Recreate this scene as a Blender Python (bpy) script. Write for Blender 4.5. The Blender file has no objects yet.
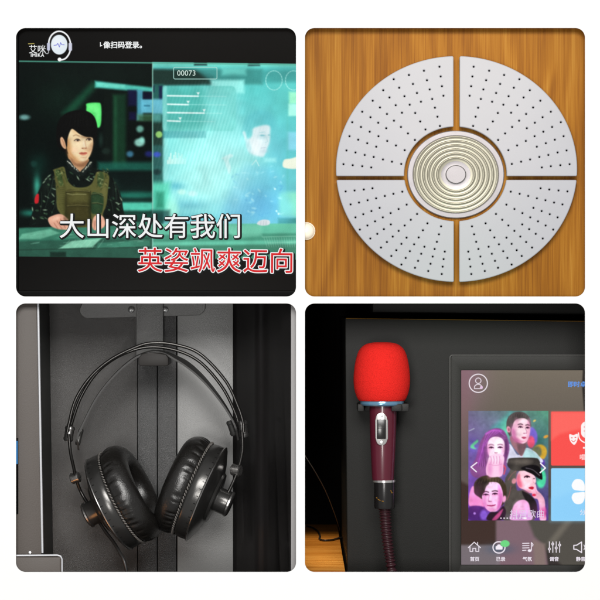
import bpy, bmesh, math, random
import numpy as np
from mathutils import Vector, Matrix
R = math.radians
SC = bpy.context.scene
COL = SC.collection
D = 3.0                                   # camera distance to the white board, metres

# ------------------------------------------------------------------ camera, world, lamps, exposure
cam = bpy.data.cameras.new('camera'); camo = bpy.data.objects.new('camera', cam); COL.objects.link(camo)
camo.location = (0, -D, 0); camo.rotation_euler = (R(90), 0, 0)
cam.sensor_width = 36; cam.lens = 36 * D / 0.6; cam.clip_start = 0.05; cam.clip_end = 100
SC.camera = camo
w = bpy.data.worlds.new('World'); SC.world = w; w.use_nodes = True
w.node_tree.nodes['Background'].inputs[0].default_value = (1, 1, 1, 1)
w.node_tree.nodes['Background'].inputs[1].default_value = 0.24
SC.view_settings.view_transform = 'Standard'; SC.view_settings.look = 'None'
SC.view_settings.exposure = 0; SC.view_settings.gamma = 1

def lamp(name, loc, target, size, power, color=(1, 1, 1), size_y=None):
    l = bpy.data.lights.new(name, 'AREA'); l.energy = power; l.color = color; l.size = size
    if size_y: l.shape = 'RECTANGLE'; l.size_y = size_y
    o = bpy.data.objects.new(name, l); COL.objects.link(o); o.location = loc
    o.rotation_euler = (Vector(target) - Vector(loc)).to_track_quat('-Z', 'Y').to_euler()
    return o
lamp('key_softbox', (0.05, -2.8, 1.08), (0, 0, 0), 1.5, 74, (1, 0.985, 0.96), 0.9)
lamp('sheen_lamp', (-0.32, -3.3, -0.34), (-0.1, 0.1, -0.08), 0.5, 26, (1, 0.98, 0.95), 0.55)

def spot(name, loc, target, power, angle, blend, color, radius=.05):
    l = bpy.data.lights.new(name, 'SPOT'); l.energy = power; l.color = color; l.spot_size = R(angle); l.spot_blend = blend; l.shadow_soft_size = radius
    o = bpy.data.objects.new(name, l); COL.objects.link(o); o.location = loc
    o.rotation_euler = (Vector(target) - Vector(loc)).to_track_quat('-Z', 'Y').to_euler()
spot('warm_spot', (.16, -1.1, .62), (.157, 0, .215), 17, 16, 1, (1, .86, .66))
spot('green_spot', (.157, -.9, -.35), (.157, 0, .008), 3.2, 12, 1, (.15, 1, .2))

# ------------------------------------------------------------------ helpers
def P(px, py, Y=0.0):
    """a point of the place, from where it stands in the picture and its depth behind the board"""
    k = (D + Y) / D / 1000
    return Vector(((px - 300) * k, Y, (300 - py) * k))
def lin(c):
    c = np.asarray(c, float) / 255
    return np.where(c <= .04045, c / 12.92, ((c + .055) / 1.055) ** 2.4)
def S(*c): return tuple(lin(c)) + (1,)

def nodes(name):
    m = bpy.data.materials.new(name); m.use_nodes = True
    return m, m.node_tree, m.node_tree.nodes['Principled BSDF']
def mat(name, col, rough=.5, metal=0, spec=.5, bump=0, bscale=500, emit=0, var=0, vscale=40, rvar=0, coat=0, stretch=None):
    m, t, b = nodes(name)
    b.inputs['Base Color'].default_value = tuple(col[:3]) + (1,)
    b.inputs['Roughness'].default_value = rough; b.inputs['Metallic'].default_value = metal
    b.inputs['Specular IOR Level'].default_value = spec
    if coat: b.inputs['Coat Weight'].default_value = coat; b.inputs['Coat Roughness'].default_value = .08
    if emit:
        b.inputs['Emission Color'].default_value = tuple(col[:3]) + (1,); b.inputs['Emission Strength'].default_value = emit
    if bump or var or rvar:
        tc = t.nodes.new('ShaderNodeTexCoord'); src = tc.outputs['Object']
        if stretch:
            mp = t.nodes.new('ShaderNodeMapping'); mp.inputs['Scale'].default_value = stretch
            t.links.new(src, mp.inputs[0]); src = mp.outputs[0]
    if bump:
        n = t.nodes.new('ShaderNodeTexNoise'); n.inputs['Scale'].default_value = bscale; n.inputs['Detail'].default_value = 3
        t.links.new(src, n.inputs['Vector'])
        bp = t.nodes.new('ShaderNodeBump'); bp.inputs['Strength'].default_value = bump; bp.inputs['Distance'].default_value = .001
        t.links.new(n.outputs[0], bp.inputs['Height']); t.links.new(bp.outputs[0], b.inputs['Normal'])
    if var or rvar:
        n = t.nodes.new('ShaderNodeTexNoise'); n.inputs['Scale'].default_value = vscale; n.inputs['Detail'].default_value = 5
        t.links.new(src, n.inputs['Vector'])
        if var:
            mr = t.nodes.new('ShaderNodeMapRange'); mr.inputs[1].default_value = .25; mr.inputs[2].default_value = .75
            mr.inputs[3].default_value = 1 - var; mr.inputs[4].default_value = 1 + var
            t.links.new(n.outputs[0], mr.inputs[0])
            mx = t.nodes.new('ShaderNodeVectorMath'); mx.operation = 'SCALE'; mx.inputs[0].default_value = tuple(col[:3])
            t.links.new(mr.outputs[0], mx.inputs['Scale']); t.links.new(mx.outputs[0], b.inputs['Base Color'])
        if rvar:
            mr = t.nodes.new('ShaderNodeMapRange'); mr.inputs[1].default_value = .3; mr.inputs[2].default_value = .7
            mr.inputs[3].default_value = rough - rvar; mr.inputs[4].default_value = rough + rvar
            t.links.new(n.outputs[0], mr.inputs[0]); t.links.new(mr.outputs[0], b.inputs['Roughness'])
    return m

def wood(name, stops, axis=2, stretch=1.0, rough=.38, band=22.0):
    """grain runs along the given axis"""
    m, t, b = nodes(name); N = t.nodes.new; L = t.links.new
    tc = N('ShaderNodeTexCoord')
    def noise(sc_across, sc_along, scale, detail, dist=0):
        mp = N('ShaderNodeMapping'); s = [sc_across] * 3; s[axis] = sc_along; mp.inputs['Scale'].default_value = s
        L(tc.outputs['Object'], mp.inputs[0])
        n = N('ShaderNodeTexNoise'); n.inputs['Scale'].default_value = scale; n.inputs['Detail'].default_value = detail
        n.inputs['Distortion'].default_value = dist
        L(mp.outputs[0], n.inputs['Vector']); return n.outputs[0]
    def math_(op, a, bb=0.0, c=0.0):
        n = N('ShaderNodeMath'); n.operation = op
        for i, v in enumerate((a, bb, c)):
            if isinstance(v, (int, float)): n.inputs[i].default_value = v
            else: L(v, n.inputs[i])
        return n.outputs[0]
    big = noise(12 * stretch, 2.2 * stretch, 1, 2, .6)
    bands = math_('MULTIPLY_ADD', math_('SINE', math_('MULTIPLY', big, band * 2)), .5, .5)
    fib = noise(900, 16, 1, 6, .3)
    fib2 = noise(330, 7, 1, 9, .8)
    cloud = noise(9, 3, 1, 2)
    v = math_('ADD', math_('MULTIPLY', bands, .12), math_('MULTIPLY', fib, .36))
    v = math_('ADD', v, math_('MULTIPLY', fib2, .40)); v = math_('ADD', v, math_('MULTIPLY', cloud, .19))
    r = N('ShaderNodeValToRGB'); L(v, r.inputs[0]); cr = r.color_ramp
    while len(cr.elements) < len(stops): cr.elements.new(.5)
    for e, (p, c) in zip(cr.elements, stops): e.position = p; e.color = S(*c)
    L(r.outputs[0], b.inputs['Base Color']); b.inputs['Roughness'].default_value = rough; b.inputs['Specular IOR Level'].default_value = .06
    bp = N('ShaderNodeBump'); bp.inputs['Strength'].default_value = .12; bp.inputs['Distance'].default_value = .0006
    L(fib, bp.inputs['Height']); L(bp.outputs[0], b.inputs['Normal'])
    return m

def link(name, me, m=None, parent=None, smooth=True, angle=35):
    o = bpy.data.objects.new(name, me); COL.objects.link(o)
    for x in (m if isinstance(m, (list, tuple)) else [m]):
        if x: me.materials.append(x)
    if smooth:
        me.polygons.foreach_set('use_smooth', [True] * len(me.polygons)); me.set_sharp_from_angle(angle=R(angle))
    if parent: o.parent = parent
    return o
def from_bm(name, bm, m=None, parent=None, smooth=True, angle=35):
    bmesh.ops.recalc_face_normals(bm, faces=bm.faces)
    me = bpy.data.meshes.new(name); bm.to_mesh(me); bm.free()
    return link(name, me, m, parent, smooth, angle)
def thing(name, label, cat, group=None):
    o = bpy.data.objects.new(name, None); COL.objects.link(o); tag(o, label, cat, group); return o
def tag(o, label, cat, group=None, kind=None):
    o['label'] = label; o['category'] = cat
    if group: o['group'] = group
    if kind: o['kind'] = kind
    return o

def add_box(bm, lo, hi, bev=0, seg=2):
    vs = [bm.verts.new((x, y, z)) for x in (lo[0], hi[0]) for y in (lo[1], hi[1]) for z in (lo[2], hi[2])]
    fs = [bm.faces.new([vs[i] for i in q]) for q in ((0, 1, 3, 2), (4, 6, 7, 5), (0, 4, 5, 1), (2, 3, 7, 6), (0, 2, 6, 4), (1, 5, 7, 3))]
    if bev:
        es = {e for f in fs for e in f.edges}
        bmesh.ops.bevel(bm, geom=list(es), offset=bev, segments=seg, affect='EDGES', profile=.5)
def box_px(bm, x0, y0, x1, y1, Y0, Y1, bev=0, seg=2):
    a, b = P(x0, y1, Y0), P(x1, y0, Y0)
    add_box(bm, (a.x, Y0, a.z), (b.x, Y1, b.z), bev, seg)
def add_prism(bm, pts, Y0, Y1, bev=0, seg=2):
    """polygon in picture points at depth Y0, pushed back to Y1"""
    f = [bm.verts.new(P(x, y, Y0)) for x, y in pts]
    k = [bm.verts.new((v.co.x, Y1, v.co.z)) for v in f]
    n = len(f); fr = bm.faces.new(f); bm.faces.new(k[::-1])
    for i in range(n): bm.faces.new((f[i], k[i], k[(i + 1) % n], f[(i + 1) % n]))
    if bev: bmesh.ops.bevel(bm, geom=list(fr.edges), offset=bev, segments=seg, affect='EDGES', profile=.5)
def catmull(pts, n=8, closed=False):
    pts = [Vector(p) for p in pts]; out = []; N = len(pts)
    for i in range(N if closed else N - 1):
        if closed: a, b, c, d = pts[i - 1], pts[i], pts[(i + 1) % N], pts[(i + 2) % N]
        else:
            b, c = pts[i], pts[i + 1]
            a = pts[i - 1] if i else b * 2 - c
            d = pts[i + 2] if i + 2 < N else c * 2 - b
        for j in range(n):
            t = j / n
            out.append(.5 * ((2 * b) + (c - a) * t + (2 * a - 5 * b + 4 * c - d) * t * t + (3 * b - a - 3 * c + d) * t ** 3))
    if not closed: out.append(pts[-1])
    return out
def add_tube(bm, path, r, seg=12, cap=True):
    path = [Vector(p) for p in path]; rings = []; up = None
    for i, p in enumerate(path):
        t = (path[min(i + 1, len(path) - 1)] - path[max(i - 1, 0)]).normalized()
        if up is None: up = Vector((0, 1, 0)) if abs(t.y) < .9 else Vector((1, 0, 0))
        u = (up - t * up.dot(t)).normalized(); v = t.cross(u); up = u
        rr = r(i / (len(path) - 1)) if callable(r) else r
        rings.append([bm.verts.new(p + (u * math.cos(a) + v * math.sin(a)) * rr) for a in (2 * math.pi * k / seg for k in range(seg))])
    for a, b in zip(rings, rings[1:]):
        for k in range(seg): bm.faces.new((a[k], a[(k + 1) % seg], b[(k + 1) % seg], b[k]))
    if cap: bm.faces.new(rings[0][::-1]); bm.faces.new(rings[-1])
def add_lathe(bm, prof, M, seg=64, fn=None):
    """profile of (radius, height) turned round the local z axis of M"""
    rings = []
    for r, h in prof:
        if r < 1e-7: rings.append([bm.verts.new(M @ Vector((0, 0, h)))]); continue
        ring = []
        for k in range(seg):
            a = 2 * math.pi * k / seg; rr, hh = fn(r, h, a) if fn else (r, h)
            ring.append(bm.verts.new(M @ Vector((rr * math.cos(a), rr * math.sin(a), hh))))
        rings.append(ring)
    for a, b in zip(rings, rings[1:]):
        for k in range(seg):
            k2 = (k + 1) % seg
            if len(a) == 1 and len(b) == 1: continue
            if len(a) == 1: bm.faces.new((a[0], b[k], b[k2]))
            elif len(b) == 1: bm.faces.new((a[k], b[0], a[k2]))
            else: bm.faces.new((a[k], b[k], b[k2], a[k2]))
def frame(origin, axis, side=None):
    z = Vector(axis).normalized(); s = Vector(side or (0, 0, 1)); x = (s - z * s.dot(z)).normalized(); y = z.cross(x)
    M = Matrix((x, y, z)).transposed().to_4x4(); M.translation = Vector(origin); return M
def rrect(x0, y0, x1, y1, r, n=10):
    out = []
    for cx, cy, a0 in ((x1 - r, y0 + r, -90), (x1 - r, y1 - r, 0), (x0 + r, y1 - r, 90), (x0 + r, y0 + r, 180)):
        for i in range(n + 1):
            a = R(a0 + 90 * i / n); out.append((cx + r * math.cos(a), cy + r * math.sin(a)))
    return out
def sheet(name, loops, thick, Y, m, parent=None, bev=0, px=True, angle=35):
    """flat sheet with real holes: first loop the outline, the others holes; front face at depth Y"""
    c = bpy.data.curves.new(name, 'CURVE'); c.dimensions = '2D'; c.fill_mode = 'BOTH'
    for lp in loops:
        s = c.splines.new('POLY'); s.points.add(len(lp) - 1)
        for q, (x, y) in zip(s.points, lp):
            v = P(x, y, Y) if px else Vector((x, Y, y))
            q.co = (v.x, v.z, 0, 1)
        s.use_cyclic_u = True
    c.extrude = thick / 2 - bev; c.bevel_depth = bev; c.bevel_resolution = 2; c.offset = -bev
    o = bpy.data.objects.new(name, c); COL.objects.link(o)
    me = bpy.data.meshes.new_from_object(o.evaluated_get(bpy.context.evaluated_depsgraph_get()))
    bpy.data.objects.remove(o)
    me.transform(Matrix.Translation((0, Y + thick / 2, 0)) @ Matrix.Rotation(R(90), 4, 'X'))
    me.materials.clear(); me.name = name
    return link(name, me, m, parent, True, angle)
def ring_sheet(name, outer, inner, thick, Y, m, parent=None, bev=0):
    bm = bmesh.new(); n = len(outer)
    fo, fi = [[bm.verts.new(P(x, y, Y)) for x, y in l] for l in (outer, inner)]
    ko, ki_ = [[bm.verts.new((v.co.x, Y + thick, v.co.z)) for v in l] for l in (fo, fi)]
    for i in range(n):
        j = (i + 1) % n
        for a, b in ((fo, fi), (ko, fo), (fi, ki_), (ki_, ko)): bm.faces.new((a[i], a[j], b[j], b[i]))
    if bev:
        es = [e for e in bm.edges if all(abs(v.co.y - Y) < 1e-7 for v in e.verts) and len({v in fo for v in e.verts}) == 1]
        bmesh.ops.bevel(bm, geom=es, offset=bev, segments=3, affect='EDGES', profile=.5)
    return from_bm(name, bm, m, parent)
def text(name, body, x, y, em, Y, layers, parent, width=1.0, rot=0.0, spacing=1.0):
    """lettering printed as flat layers: each layer (offset in em, material, depth step, dx, dy)"""
    out = bpy.data.meshes.new(name); bm = bmesh.new(); mats = []
    for k, (off, m, step, dx, dy) in enumerate(layers):          # a layer is spread by off picture points to thicken or outline the strokes
        c = bpy.data.curves.new('lettering', 'FONT'); c.body = body; c.size = 1; c.space_character = spacing
        c.resolution_u = 6
        o = bpy.data.objects.new('lettering', c); COL.objects.link(o)
        me0 = bpy.data.meshes.new_from_object(o.evaluated_get(bpy.context.evaluated_depsgraph_get()))
        bpy.data.objects.remove(o)
        s = em / 1000 * (D + Y) / D
        ring = [(0, 0)] + ([(off * math.cos(R(a)), off * math.sin(R(a))) for a in range(0, 360, 30 if off > .6 else 60)] if off > 0 else [])
        for q, (ox, oy) in enumerate(ring):
            me = me0.copy(); p = P(x + dx + ox, y + dy + oy, Y - step - q * 6e-6)
            me.transform(Matrix.Translation(p) @ Matrix.Rotation(R(rot), 4, 'Y') @ Matrix.Rotation(R(90), 4, 'X') @ Matrix.Diagonal((s * width, s, s, 1)))
            n0 = len(bm.faces); bm.from_mesh(me); bm.faces.ensure_lookup_table()
            for f in bm.faces[n0:]: f.material_index = k
            bpy.data.meshes.remove(me)
        mats.append(m)
    bm.to_mesh(out); bm.free()
    return link(name, out, mats, parent, False)

# ------------------------------------------------------------------ a small painter for the pictures the two displays show
class Canvas:
    def __init__(s, x0, y0, x1, y1, res):
        s.x0, s.y0, s.res = x0, y0, res; s.w = int((x1 - x0) * res) + 1; s.h = int((y1 - y0) * res) + 1
        s.x1 = x0 + (s.w - 1) / res; s.y1 = y0 + (s.h - 1) / res
        s.X, s.Y = np.meshgrid(x0 + np.arange(s.w) / res, y0 + np.arange(s.h) / res)
        s.c = np.zeros((s.h, s.w, 3))
    def win(s, xa, ya, xb, yb):
        i0 = max(0, int((xa - s.x0) * s.res)); i1 = min(s.w, int((xb - s.x0) * s.res) + 2)
        j0 = max(0, int((ya - s.y0) * s.res)); j1 = min(s.h, int((yb - s.y0) * s.res) + 2)
        return slice(j0, max(j0, j1)), slice(i0, max(i0, i1))
    def put(s, sl, m, col, al):
        m = (m * al)[..., None]; col = np.asarray(col, float)
        s.c[sl] = s.c[sl] * (1 - m) + col * m
    @staticmethod
    def ss(d, soft): t = np.clip(.5 - d / (2 * soft), 0, 1); return t * t * (3 - 2 * t)
    def poly(s, pts, col, soft=.35, al=1.0, smooth=True):
        if smooth: pts = [(p.x, p.y) for p in catmull([(a, b, 0) for a, b in pts], 6, True)]
        a = np.array(pts, float); sl = s.win(a[:, 0].min() - soft, a[:, 1].min() - soft, a[:, 0].max() + soft, a[:, 1].max() + soft)
        X, Y = s.X[sl], s.Y[sl]
        if not X.size: return
        d = np.full(X.shape, 1e9); ins = np.zeros(X.shape, bool)
        for (xa, ya), (xb, yb) in zip(a, np.roll(a, -1, 0)):
            ex, ey = xb - xa, yb - ya; L = ex * ex + ey * ey
            if L < 1e-9: continue
            t = np.clip(((X - xa) * ex + (Y - ya) * ey) / L, 0, 1)
            d = np.minimum(d, (X - xa - t * ex) ** 2 + (Y - ya - t * ey) ** 2)
            if ya != yb: ins ^= ((ya > Y) != (yb > Y)) & (X < (Y - ya) * ex / ey + xa)
        d = np.sqrt(d); s.put(sl, s.ss(np.where(ins, -d, d), soft), col, al)
    def quad(s, *p, **k): s.poly(p[0], p[1], smooth=False, **k)
    def rect(s, x0, y0, x1, y1, col, soft=.35, al=1.0, r=0.0):
        sl = s.win(x0 - soft, y0 - soft, x1 + soft, y1 + soft); X, Y = s.X[sl], s.Y[sl]
        qx = np.abs(X - (x0 + x1) / 2) - (x1 - x0) / 2 + r; qy = np.abs(Y - (y0 + y1) / 2) - (y1 - y0) / 2 + r
        d = np.hypot(np.maximum(qx, 0), np.maximum(qy, 0)) + np.minimum(np.maximum(qx, qy), 0) - r
        s.put(sl, s.ss(d, soft), col, al)
    def ring(s, x0, y0, x1, y1, r, wd, col, soft=.3, al=1.0):
        sl = s.win(x0 - 2, y0 - 2, x1 + 2, y1 + 2); X, Y = s.X[sl], s.Y[sl]
        qx = np.abs(X - (x0 + x1) / 2) - (x1 - x0) / 2 + r; qy = np.abs(Y - (y0 + y1) / 2) - (y1 - y0) / 2 + r
        d = np.hypot(np.maximum(qx, 0), np.maximum(qy, 0)) + np.minimum(np.maximum(qx, qy), 0) - r
        s.put(sl, s.ss(np.abs(d) - wd / 2, soft), col, al)
    def ell(s, cx, cy, rx, ry, col, soft=.35, al=1.0, rot=0.0):
        q = max(rx, ry) + soft; sl = s.win(cx - q, cy - q, cx + q, cy + q); X, Y = s.X[sl] - cx, s.Y[sl] - cy
        if not X.size: return
        c, n = math.cos(R(rot)), math.sin(R(rot)); U, V = X * c + Y * n, -X * n + Y * c
        d = (np.hypot(U / rx, V / ry) - 1) * min(rx, ry); s.put(sl, s.ss(d, soft), col, al)
    def line(s, pts, wd, col, soft=.3, al=1.0, smooth=False):
        if smooth: pts = [(p.x, p.y) for p in catmull([(a, b, 0) for a, b in pts], 8)]
        a = np.array(pts, float); q = wd + soft; sl = s.win(a[:, 0].min() - q, a[:, 1].min() - q, a[:, 0].max() + q, a[:, 1].max() + q)
        X, Y = s.X[sl], s.Y[sl]
        if not X.size: return
        d = np.full(X.shape, 1e9)
        for (xa, ya), (xb, yb) in zip(a, a[1:]):
            ex, ey = xb - xa, yb - ya; L = max(ex * ex + ey * ey, 1e-9)
            t = np.clip(((X - xa) * ex + (Y - ya) * ey) / L, 0, 1)
            d = np.minimum(d, np.hypot(X - xa - t * ex, Y - ya - t * ey))
        s.put(sl, s.ss(d - wd / 2, soft), col, al)
    def glow(s, cx, cy, rx, ry, col, al=1.0):
        m = np.exp(-(((s.X - cx) / rx) ** 2 + ((s.Y - cy) / ry) ** 2)); s.put((slice(None), slice(None)), m, col, al)
    def blur(s, sig):
        q = int(3 * sig * s.res) + 1; k = np.exp(-.5 * (np.arange(-q, q + 1) / (sig * s.res)) ** 2); k /= k.sum()
        for ax in (0, 1):
            a = np.pad(s.c, [(q, q) if i == ax else (0, 0) for i in range(3)], 'edge'); n = s.c.shape[ax]
            s.c = sum(w_ * (a[i:i + n] if ax == 0 else a[:, i:i + n]) for i, w_ in enumerate(k))
    def sh(s, cx, cy, rx, ry, col, al=.5, rot=0.0): s.ell(cx, cy, rx, ry, col, soft=min(rx, ry) * .95, al=al, rot=rot)
    def tex(s, amount, cells, rng, sl=None):
        f = np.zeros((s.h, s.w))
        for k in range(3):
            n = int(cells * 2 ** k); g = rng.normal(0, 1, (n + 2, int(n * s.w / s.h) + 3))
            y = np.linspace(0, n, s.h); x = np.linspace(0, g.shape[1] - 2, s.w); j = y.astype(int); i = x.astype(int); fy = (y - j)[:, None]; fx = (x - i)[None]
            f += ((g[j][:, i] * (1 - fx) + g[j][:, i + 1] * fx) * (1 - fy) + (g[j + 1][:, i] * (1 - fx) + g[j + 1][:, i + 1] * fx) * fy) / 1.5 ** k
        s.c *= np.clip(1 + amount * f, .3, 1.8)[..., None]
    def mesh(s, name, Y, m, parent):
        k = (D + Y) / D / 1000; n = s.w * s.h; co = np.empty((n, 3), np.float32)
        co[:, 0] = ((s.X - 300) * k).ravel(); co[:, 1] = Y; co[:, 2] = ((300 - s.Y) * k).ravel()
        idx = np.arange(n).reshape(s.h, s.w)
        q = np.stack([idx[:-1, :-1], idx[1:, :-1], idx[1:, 1:], idx[:-1, 1:]], -1).reshape(-1, 4).astype(np.int32)
        me = bpy.data.meshes.new(name); me.vertices.add(n); me.vertices.foreach_set('co', co.ravel())
        me.loops.add(q.size); me.loops.foreach_set('vertex_index', q.ravel())
        me.polygons.add(len(q)); me.polygons.foreach_set('loop_start', np.arange(0, q.size, 4, dtype=np.int32))
        me.update(calc_edges=True)
        at = me.color_attributes.new('picture', 'FLOAT_COLOR', 'POINT'); v = np.ones((n, 4), np.float32)
        v[:, :3] = lin(np.clip(s.c, 0, 255)).reshape(-1, 3); at.data.foreach_set('color', v.ravel())
        return link(name, me, m, parent, False)
def display_mat(name, strength=1.0, rough=.22, spec=.02):
    m, t, b = nodes(name); a = t.nodes.new('ShaderNodeVertexColor'); a.layer_name = 'picture'
    b.inputs['Base Color'].default_value = (.0005, .0005, .0005, 1); b.inputs['Roughness'].default_value = rough
    b.inputs['Specular IOR Level'].default_value = spec
    t.links.new(a.outputs[0], b.inputs['Emission Color']); b.inputs['Emission Strength'].default_value = strength
    return m
def lit(name, c, e=1.0):
    m, t, b = nodes(name); b.inputs['Base Color'].default_value = (.004, .004, .004, 1); b.inputs['Specular IOR Level'].default_value = .05
    b.inputs['Emission Color'].default_value = S(*c); b.inputs['Emission Strength'].default_value = e; return m

# ------------------------------------------------------------------ materials
M = dict(
    board=mat('white_paint', (.9, .9, .9), .6, spec=.3),
    niche=mat('baffle_black', (.012, .012, .012), .8, spec=.1),
    tv_plastic=mat('black_tv_plastic', (.003, .003, .003), .3, spec=.02),
    plate=mat('silver_white_paint', S(177, 178, 184), .5, spec=.4, var=.015, vscale=25),
    hole=mat('dark_hole', (.01, .01, .01), .9, spec=.1),
    dish=mat('brushed_pale_aluminium', S(154, 150, 154), .4, .3, rvar=.06, vscale=90),
    ridge=mat('champagne_ridge', S(156, 153, 138), .4, .5),
    globe=mat('glowing_white', (.8, .74, .6), .25, emit=.42),
    back=mat('charcoal_powder_coat', S(42, 39, 36), .31, spec=.7, bump=.4, bscale=2000, var=.10, vscale=800),
    back_lit=mat('lit_powder_coat', S(136, 136, 135), .36, spec=.7, bump=.3, bscale=1300, var=.05, vscale=10),  # lighter tone puts the stronger light on the right sheet into its colour
    channel=mat('grey_channel_coat', S(58, 58, 58), .32, spec=.7, bump=.5, bscale=1800, var=.14, vscale=800),
    gloss_black=mat('glossy_black_side', (.028, .026, .026), .36, spec=.55, rvar=.05, vscale=8),
    taupe=mat('taupe_powder_coat', S(84, 77, 72), .5, spec=.4, bump=.12, bscale=900, var=.04, vscale=12),
    side=mat('green_grey_side', S(58, 63, 62), .3, spec=.6, var=.15, vscale=6),
    edge=mat('bright_edge_coat', (.62, .63, .66), .4, .2, spec=.5),
    lip=mat('pale_grey_lip', S(160, 158, 158), .5, bump=.2, bscale=700),
    bracket=mat('bracket_grey_coat', S(106, 106, 105), .36, spec=.6, bump=.4, bscale=1200, var=.08, vscale=800),
    hook=mat('dark_rubber_hook', S(38, 35, 33), .6, spec=.4),
    screw=mat('zinc_screw', (.8, .8, .8), .25, .9),
    slot=mat('screw_slot', (.05, .05, .05), .6),
    wire=mat('black_chrome_wire', (.05, .048, .046), .24, .8),
    steel=mat('satin_steel', (.42, .41, .40), .28, .95, rvar=.08, vscale=200),
    shell=mat('satin_graphite', (.09, .088, .085), .25, .75, spec=.6, bump=.06, bscale=1200),
    rimline=mat('polished_rim', (.62, .58, .55), .22, .95),
    leather=mat('black_leather', (.012, .011, .010), .27, spec=.85, bump=.3, bscale=900, rvar=.08, vscale=140),
    strap=mat('strap_leather', (.030, .029, .028), .5, spec=.5, bump=.3, bscale=800),
    fabric=mat('ear_mesh_fabric', (.012, .012, .012), .95, spec=.1, bump=.5, bscale=1500),
    stitch=mat('grey_stitching', (.15, .14, .13), .5, spec=.5),
    cord=mat('black_cord', (.02, .02, .02), .4),
    foam=mat('red_foam', S(240, 46, 40), .95, spec=.05, bump=1.0, bscale=1150, var=.16, vscale=1000),
    blue=mat('pale_blue_ring', S(112, 158, 190), .18, .35, spec=.8),
    maroon=mat('maroon_lacquer', S(92, 30, 46), .3, spec=.5, coat=.35, var=.05, vscale=60),
    silver=mat('polished_silver', (.86, .84, .82), .2, .8),
    black_gloss=mat('black_gloss_plastic', (.014, .013, .013), .24, spec=.6),
    black_matt=mat('black_matt_plastic', (.022, .022, .021), .55, spec=.3, bump=.2, bscale=1200),
    gold=mat('gold_fleck', S(190, 140, 60), .3, .8),
    cable=mat('maroon_cable', S(54, 25, 31), .4, spec=.5),
    kiosk=mat('kiosk_black_coat', S(28, 28, 26), .55, spec=.2, bump=.12, bscale=1100, var=.05, vscale=9),
    bezel=mat('bezel_black', S(38, 38, 35), .5, spec=.25, bump=.1, bscale=1200),
    gap_highlight=mat('grey_highlight', S(58, 57, 54), .5),
    darkwall=mat('dark_wall', S(17, 16, 16), .8, spec=.1),
    tabletop=wood('honey_table_wood', [(.40, (180, 108, 34)), (.55, (222, 146, 60)), (.72, (240, 176, 90))], axis=0, rough=.35),
    panel=wood('orange_wood_veneer', [(.40, (132, 80, 20)), (.52, (154, 98, 26)), (.60, (166, 110, 33)), (.76, (186, 134, 54))], axis=2),
)
WHITE, BLACK, RED = lit('white_letter', (240, 242, 242)), lit('black_outline', (6, 10, 10)), lit('red_letter', (214, 36, 40))

# ================================================================== the white board with its four openings
OPEN = [(16, 28, 296, 296.5), (305, 28, 585, 296.5), (16, 303.5, 296, 572), (305, 303.5, 585, 572)]
B = 1000
sq = [(-B + 300, -B + 300), (B + 300, -B + 300), (B + 300, B + 300), (-B + 300, B + 300)]
wall = sheet('wall', [sq] + [rrect(*o, 9.5) for o in OPEN], .0025, 0, M['board'], bev=.0003)
tag(wall, 'white board with four rounded square openings', 'wall', kind='structure')
bm = bmesh.new()
add_box(bm, (-.002, .0045, -.34), (.002, .72, .34))
add_box(bm, (-.34, .0045, -.0018), (-.0025, .72, .0018)); add_box(bm, (.0025, .0045, -.0018), (.34, .72, .0018))
for s in (-1, 1):
    add_box(bm, (s * .345 - .004, .0045, -.35), (s * .345 + .004, .72, .35))
    add_box(bm, (-.34, .0045, s * .345 - .004), (.34, .72, s * .345 + .004))
add_box(bm, (-.35, .7225, -.35), (.35, .73, .35))
from_bm('light_baffle', bm, M['niche'], wall, smooth=False)  # unseen dividers and back added to keep stray light out of the openings

# ================================================================== television (upper left)
TVY = .014
tv = thing('television', 'black television showing a karaoke video of a woman in an olive vest', 'television')
bm = bmesh.new(); box_px(bm, 4, 8, 299, 299, TVY + .003, .045, .002); from_bm('housing', bm, M['tv_plastic'], tv)
ring_sheet('bezel', rrect(4, 8, 299, 299, 1), rrect(18.6, 14, 298, 290.5, .5), .006, TVY - .0035, M['tv_plastic'], tv, bev=.0008)
c = Canvas(18, 28, 298.6, 291, 2.3)
X, Y = c.X, c.Y
rng = np.random.default_rng(4)
c.c[:] = (17, 15, 13)
c.c *= np.clip(.45 + .55 * (X[..., None] - 18) / 160, .45, 1)
ytop, ybot = 60.3 + (X - 19) * .0125, 256.5 + (X - 19) * .012
video = c.c.copy(); bars = c.c.copy()
c.c[:] = (8, 17, 15)
# --- dim control room on the left
c.glow(110, 75, 60, 16, (14, 26, 22), .9)
c.glow(60, 100, 26, 22, (16, 36, 28), .8)
c.quad([(62, 113), (92, 82), (99, 84), (72, 115)], (28, 88, 62), soft=4, al=.8)
c.quad([(60, 135), (64, 110), (70, 112), (68, 140)], (16, 52, 38), soft=4, al=.7)
c.quad([(95, 81), (153, 87.5), (153, 92), (122, 90), (95, 87.5)], (86, 200, 184), soft=1.8)
c.quad([(96, 82.5), (125, 85), (125, 88), (97, 86.5)], (120, 226, 206), soft=1.4, al=.8)
c.rect(112, 94, 126, 168, (22, 60, 40), soft=3, al=.9)
c.rect(114, 96, 117, 168, (38, 92, 62), soft=2, al=.6)
c.rect(104, 92, 111, 160, (14, 24, 20), soft=3)
c.rect(128, 90, 137, 106, (22, 24, 62), soft=2, al=.9)
c.rect(129, 112, 136, 120, (24, 22, 66), soft=2, al=.8)
c.rect(137, 90, 143, 120, (84, 168, 190), soft=1.5, al=.9)
c.rect(141, 99, 164, 113, (104, 190, 214), soft=1.6, al=.95)
c.rect(143, 92, 156, 99, (16, 20, 46), soft=1.2, al=.9)
c.rect(144, 105, 150, 106.5, (44, 110, 134), soft=.8, al=.8)
c.rect(137, 114, 153, 121, (84, 140, 110), soft=2, al=.7)
c.rect(139, 116, 152, 121, (34, 60, 30), soft=2, al=.5)
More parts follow.
